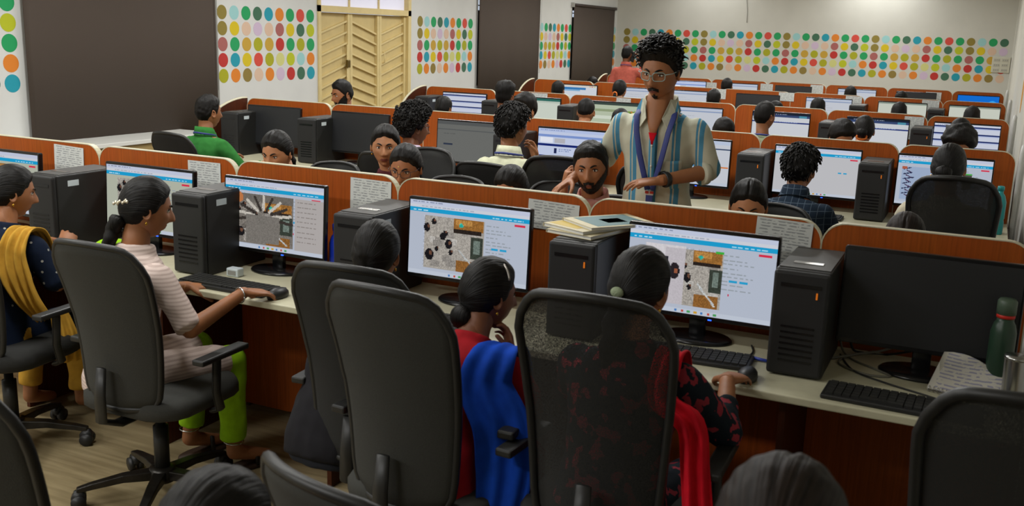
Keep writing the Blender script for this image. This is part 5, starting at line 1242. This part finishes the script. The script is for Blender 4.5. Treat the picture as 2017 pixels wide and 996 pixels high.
# open shirt neck with red vest, placket, pocket, lanyard, watch
def vpatch(rows, th=.006):
    f = MB(); f.loft([[TP(hz, ln, w*u, y0-.9*(w*u)**2*10, tq) for u in (-1, -.6, -.2, .2, .6, 1)]+[TP(hz, ln, w*u, y0-th-.9*(w*u)**2*10, tq) for u in (1, .6, .2, -.2, -.6, -1)] for tq, w, y0 in rows]); return f
vpatch([(.375, .004, .128), (.44, .022, .118), (.475, .035, .104), (.50, .045, .089), (.52, .050, .076), (.55, .052, .056), (.575, .046, .042)]).build('throat', SK[1], sm)
vpatch([(.365, .004, .130), (.395, .012, .128), (.415, .018, .1255)], .010).build('red_vest', RED, sm)
for s_ in (-1, 1):
    f = MB(); f.add([TP(hz, ln, s_*x, y, tq) for x, y, tq in ((.058, .055, .553), (.080, .015, .545), (.105, .070, .468), (.062, .117, .430), (.034, .108, .475), (.058, .051, .549), (.080, .011, .541), (.104, .062, .464), (.062, .109, .426), (.034, .100, .471))], [(0, 1, 2, 3, 4), (9, 8, 7, 6, 5), (0, 5, 6, 1), (1, 6, 7, 2), (2, 7, 8, 3), (3, 8, 9, 4), (4, 9, 5, 0)]); f.build('collar_wing', M_stripe, sm, .002)
def on_chest(x, tq, out=.004):
    T = TORSO
    for a, b2 in zip(T, T[1:]):
        if a[0] <= tq <= b2[0]:
            k = (tq-a[0])/(b2[0]-a[0]); rx = a[1]+(b2[1]-a[1])*k+.013; ry = a[2]+(b2[2]-a[2])*k+.013; return TP(hz, ln, x, ry*math.sqrt(max(0, 1-(x/rx)**2))+out, tq)
pk = MB(); rr_ = []
for tq in (-.08, 0, .08, .16, .24, .32, .38, .42): rr_.append([on_chest(x, tq, o2) for x, o2 in ((-.016, .003), (-.014, .010), (.014, .010), (.016, .003))])
pk.loft(rr_, True); pk.build('placket', M_stripe, sm)
for tq in (.36, .27, .18, .09, .0): MB().ell(on_chest(0, tq, .011), (.005, .003, .005), 8, 5).build('button', mat('pale_button', 'd0ccc0', .4), sm)
pk = MB(); rr_ = [[on_chest(x, tq, .012) for x in (-.125, -.10, -.07, -.045)] for tq in (.17, .22, .28, .295)]; o2 = len(pk.v)
pk.loft([r+[p+Vector((0, -.008, 0)) for p in reversed(r)] for r in rr_], True); pk.build('shirt_pocket', M_stripe, sm)
def strap_(side):
    pts = [TP(hz, ln, side*.074, .03, .51), TP(hz, ln, side*.082, .085, .482), on_chest(side*.070, .42, .028), on_chest(side*.050, .32, .024), on_chest(side*.030, .24, .022), on_chest(side*.010, .165, .024)]
    return MB().tube(pts, .0125, 8, flat=.2, up=(0, .6, .8)).build('lanyard', M_lany, sm)
strap_(1); strap_(-1)
MB().tube([TP(hz, ln, -.052, -.075, .50), TP(hz, ln, 0, -.09, .495), TP(hz, ln, .052, -.075, .50)], .009, 8, flat=.22, up=(0, .6, .8)).build('lanyard', M_lany, sm)
cpt = on_chest(.0, .15, .026)
MB().box(-.018, .018, -.004, .004, -.008, .012).build('lanyard_buckle', mat('white_buckle', 'c8c4c4', .4), sm, .002).location = cpt
for s_ in (-1, 1): MB().box(-.008, .008, -.005, .005, -.005, .006).build('buckle_tab', mat('red_tab', 'b8382c', .4), sm, .002).location = cpt+Vector((s_*.011, .002, .004))
MB().box(-.015, .015, -.003, .003, -.045, -.008).build('lanyard_tail', M_lany, sm).location = cpt
MB().tube([cpt+Vector((0, 0, -.045)), cpt+Vector((0, .004, -.062)), cpt+Vector((0, 0, -.085))], .004, 6).build('lanyard_clip', M_chrome, sm)
bk_ = P['elL'].lerp(P['wrL'], .88); dr = (P['wrL']-P['elL']).normalized(); a1 = dr.cross(Vector((0, 0, 1))).normalized(); a2 = a1.cross(dr)
MB().tube([bk_+(a1*math.cos(a)+a2*math.sin(a))*.031 for a in [2*math.pi*k/18 for k in range(19)]], .013, 8, flat=.3, up=tuple(a1)).build('watch_strap', M_black, sm)
w_ = MB(); Mw = Matrix((( dr.x, a1.x, a2.x, 0), (dr.y, a1.y, a2.y, 0), (dr.z, a1.z, a2.z, 0), (0, 0, 0, 1))); w_.box(-.018, .018, -.016, .016, .030, .040, M=Matrix.Translation(bk_) @ Mw @ Matrix.Rotation(R_(-60), 4, 'X')); w_.build('watch_case', M_gloss, sm, .003)
for k in 'LR':
    e0 = P['el'+k].lerp(P['wr'+k], .10); e1 = P['el'+k].lerp(P['wr'+k], .20); MB().tube([e0, e0.lerp(e1, .1), e0.lerp(e1, .9), e1], [.050, .055, .054, .048], 16).build('rolled_cuff', M_stripe, sm)
# ------------------------------------------------------------------ second row, backs
bp_, HM, P, ln, hz = person('man in a green shirt at the left end of the second row, back turned', (-4.99, 5.45, 1.13), -4, 1, 'm_short', None, fab('green_shirt', '2c6a2e'), 1.7, DK, hy=-10, lod=0, akey='G', collar=fab('green_shirt', '2c6a2e'), arms=dict(R=dict(el=(.30, .14, .76), wr=(.34, .36, .82), hd=(0, 1, -.1), up=(0, .1, 1), cu=28)), seated_chair=('black chair behind the man in the green shirt', M_chair2, False, 0, 0)); neckband(bp_, hz, ln, M_lany)
bp_, HM, P, ln, hz = person('curly-haired man in a lilac shirt with glasses, back turned', (-3.29, 5.45, 1.135), 0, 0, 'm_curly', None, fab('lilac_shirt', 'c5b4c6'), 1.7, DK, hy=-35, lod=0, akey='G2', collar=fab('lilac_shirt', 'c5b4c6'), seated_chair=('black chair behind the curly-haired man', M_chair2, False, 0, 0)); neckband(bp_, hz, ln, M_lany); glasses(bp_, HM, mat('dark_metal_rim', '3c3840', .3, metal=.6), r=.0016)
bp_, HM, P, ln, hz = person('man in a pale olive shirt with a blue neck strap, hand to chin, back turned', (-2.59, 5.45, 1.185), 0, 1, 'm_wavy', None, fab('pale_olive_shirt', 'bcbda2'), 1.6, DK, hy=-20, lod=0, akey='H', collar=fab('pale_olive_shirt', 'bcbda2'), arms=dict(R=dict(el=(.27, .22, .78), wr=(.10, .24, .98), hd=(-.4, .1, 1), up=(.5, .8, 0), cu=60)), seated_chair=('black chair behind the man in the pale olive shirt', M_chair2, False, 0, .02)); neckband(bp_, hz, ln, M_lany)
chair((-2.17, 5.30), 12, 'empty black chair left of the bearded man\'s head', M_chair2, M_mesh_tight, 0)
chair((-1.52, 5.22), -6, 'empty black chair seen behind the standing man\'s forearm', M_chair2, M_mesh_tight, 0)
person('man in a dark checked shirt, back turned, before a nearly blank screen', (-.87, 5.45, 1.075), 0, 1, 'm_wavy', None, M_check, 1.7, DK, hy=-14, lod=0, akey='G2', collar=M_check, bulk=1.06, arms=None, seated_chair=('black chair hidden behind the man in the dark checked shirt', M_chair2, False, 0, -.02, .80))
bp_, HM, P, ln, hz = person('woman with a tied knot of hair leaning back in a big black chair', (-.14, 5.50, 1.145), 0, 1, 'w_tied', 'bun', fab('cream_pink_kurta', 'c8bfa8'), 1.0, DK, True, hy=-8, lod=0, akey='C', earring=True, seated_chair=('big glossy black mesh chair near the right end of the second row', M_chair2, M_mesh_tight, 0, .0, 1.06, (-.09, 5.32), 0))
# ------------------------------------------------------------------ farther people: (label, head, yaw, skin, hair, extra, top, head yaw)
sh = dict(grey=fab('grey_shirt', '6a6c70'), olive=fab('olive_shirt', '7c8468'), white=fab('white_shirt', 'c0c0bc'), maroon=fab('maroon_shirt', '6a2c30'), navy=fab('navy_shirt', '26304a'), pink=fab('pink_kurta', 'b06a78'), plaid=M_plaid)
FAR = [
 ('man with short hair and light beard, before the cream steel door', (-5.11, 7.25, 1.175), 180, 1, 'm_short', None, 'white', -25, 10, 'full'),
 ('young man with swept hair peeking over the second row, centre', (-3.34, 7.25, 1.145), 180, 2, 'm_wavy', None, 'navy', -20, 8, None),
 ('dark head lowered behind the second row, right of the standing man', (-1.73, 7.25, 1.075), 180, 1, 'm_short', None, 'navy', 30, 25, None),
 ('head bent sideways behind the checked shirt man\'s partition', (-.90, 7.25, 1.09), 180, 1, 'm_wavy', None, 'grey', 35, 25, None),
 ('curly dark head facing us behind the second row, right end', (-.14, 7.25, 1.105), 180, 1, 'm_curly', None, 'navy', 0, 25, None),
 ('dark head at the left end of the third row, beside the banded screen', (-4.74, 8.40, 1.02), 0, 1, 'm_short', None, 'grey', 0, 10, None),
 ('man in a plaid shirt with curly top hair, third row, back turned', (-4.06, 8.35, 1.165), 0, 0, 'm_curlytop', None, 'plaid', 0, 0, None),
 ('round head with short thin hair, third row, left of the standing man', (-3.245, 8.35, 1.085), 0, 1, 'm_fade', None, 'grey', 10, 5, None),
 ('dark head just left of the standing man\'s sleeve, third row', (-2.90, 8.30, 1.0), 0, 1, 'm_short', None, 'maroon', 0, 10, None),
 ('man in an olive shirt facing a dark-header screen, third row right', (-1.655, 8.35, 1.135), 0, 1, 'm_short', None, 'olive', -30, 0, None),
 ('woman with an orange hair tie, third row, back turned', (-.865, 8.35, 1.065), 0, 1, 'w_tied', 'bun', 'pink', 0, 5, None),
 ('smooth dark head before the banded screen at the third row\'s right end', (-.165, 8.35, 1.10), 0, 1, 'w_tied', 'lowbun', 'pink', 0, 0, None),
 ('dark head at the left end of the fourth row', (-4.73, 11.20, 1.085), 0, 1, 'm_short', None, 'grey', 0, 0, None),
 ('woman with a ponytail and orange tie, fourth row, left of the standing man', (-3.94, 11.20, 1.125), 0, 1, 'w_tied', 'ponytail', 'white', -10, 0, None),
 ('dark round head in the fourth row, right of the standing man\'s collar', (-2.81, 11.20, 1.075), 0, 1, 'm_short', None, 'grey', 0, 0, None),
 ('small dark head just above the olive shirt man\'s screen, facing us', (-1.92, 10.20, 1.05), 180, 1, 'm_short', None, 'grey', 0, 20, None),
 ('dark head in the fourth row, third from the right end', (-1.66, 11.20, 1.05), 0, 1, 'm_short', None, 'navy', 0, 5, None),
 ('dark head in the fourth row, second from the right end', (-.83, 11.20, 1.055), 0, 1, 'm_short', None, 'grey', 0, 5, None),
 ('dark head in the fourth row at its right end', (-.13, 11.20, 1.035), 0, 1, 'm_short', None, 'white', 0, 5, None),
 ('dark head in the rear row nearest the standing man', (-3.34, 14.0, 1.095), 0, 1, 'm_short', None, 'grey', 0, 0, None),
 ('dark head in the rear row, third from the right end', (-1.67, 14.0, 1.075), 0, 1, 'm_short', None, 'navy', 0, 0, None),
 ('dark head with forehead showing near the right end, facing us from the fourth row', (-.97, 13.2, 1.085), 180, 1, 'm_short', None, 'white', 0, 15, None),
 ('dark head beside the pink shirt man, at the far left of the fourth row', (-5.20, 13.6, 1.05), 180, 1, 'm_short', None, 'navy', 0, 15, None)]
for (lb, hd, yw, sk, hr_, hx, tp, hy_, hp_, bd_) in FAR:
    wom = hr_[0] == 'w'
    p_, HM, P, ln, hz = person(lb, hd, yw, sk, hr_, hx, sh[tp], 1.0 if wom else .95, DK, wom, hy=hy_, hp=hp_, lod=1, beard=bd_, akey='far', eyes=(yw == 180), seated_chair=('chair under the '+lb if len(lb.split()) < 14 else 'chair under the '+' '.join(lb.split()[:12]), M_chair2, False, 1, 0))
    if 'orange' in lb:
        MB().tube([(.028*math.cos(a), -.112, -.045+.028*math.sin(a)) if hx == 'ponytail' else (.04*math.cos(a), -.108, -.05+.02*math.sin(a)) for a in [2*math.pi*k/12 for k in range(13)]], .009, 6).build('hair_tie', mat('orange_tie', 'd8742c', .7), p_).matrix_local = HM
    if 'olive shirt' in lb or 'cream steel' in lb: neckband(p_, hz, ln, M_lany)
pk_, HM, P, ln, hz = person('man in a salmon pink shirt on the phone, standing near the back wall', (-4.80, 13.9, 1.49), 0, 0, 'm_short', None, fab('salmon_pink_shirt', 'c06456'), 1.7, DK, hy=-20, lod=1, pose='stand', akey='phone', collar=fab('salmon_pink_shirt', 'c06456'), group=None,
    arms=dict(R=dict(el=(.30, .20, 1.22), wr=(.15, .16, 1.50), hd=(-.25, -.3, .9), up=(.6, .7, 0), cu=50))); neckband(pk_, hz, ln, M_lany)
ph = MB().prism(rrect(.072, .15, .01, 4), -.004, .004).build('mobile_phone', M_gloss)
bpy.context.view_layer.update()
ph.matrix_world = pk_.matrix_world @ HM @ Matrix.Translation((.098, .02, -.03)) @ Matrix.Rotation(R_(80), 4, 'Z') @ Matrix.Rotation(R_(20), 4, 'Y'); tag(ph, 'black mobile phone held to the ear by the pink shirt man', 'phone')
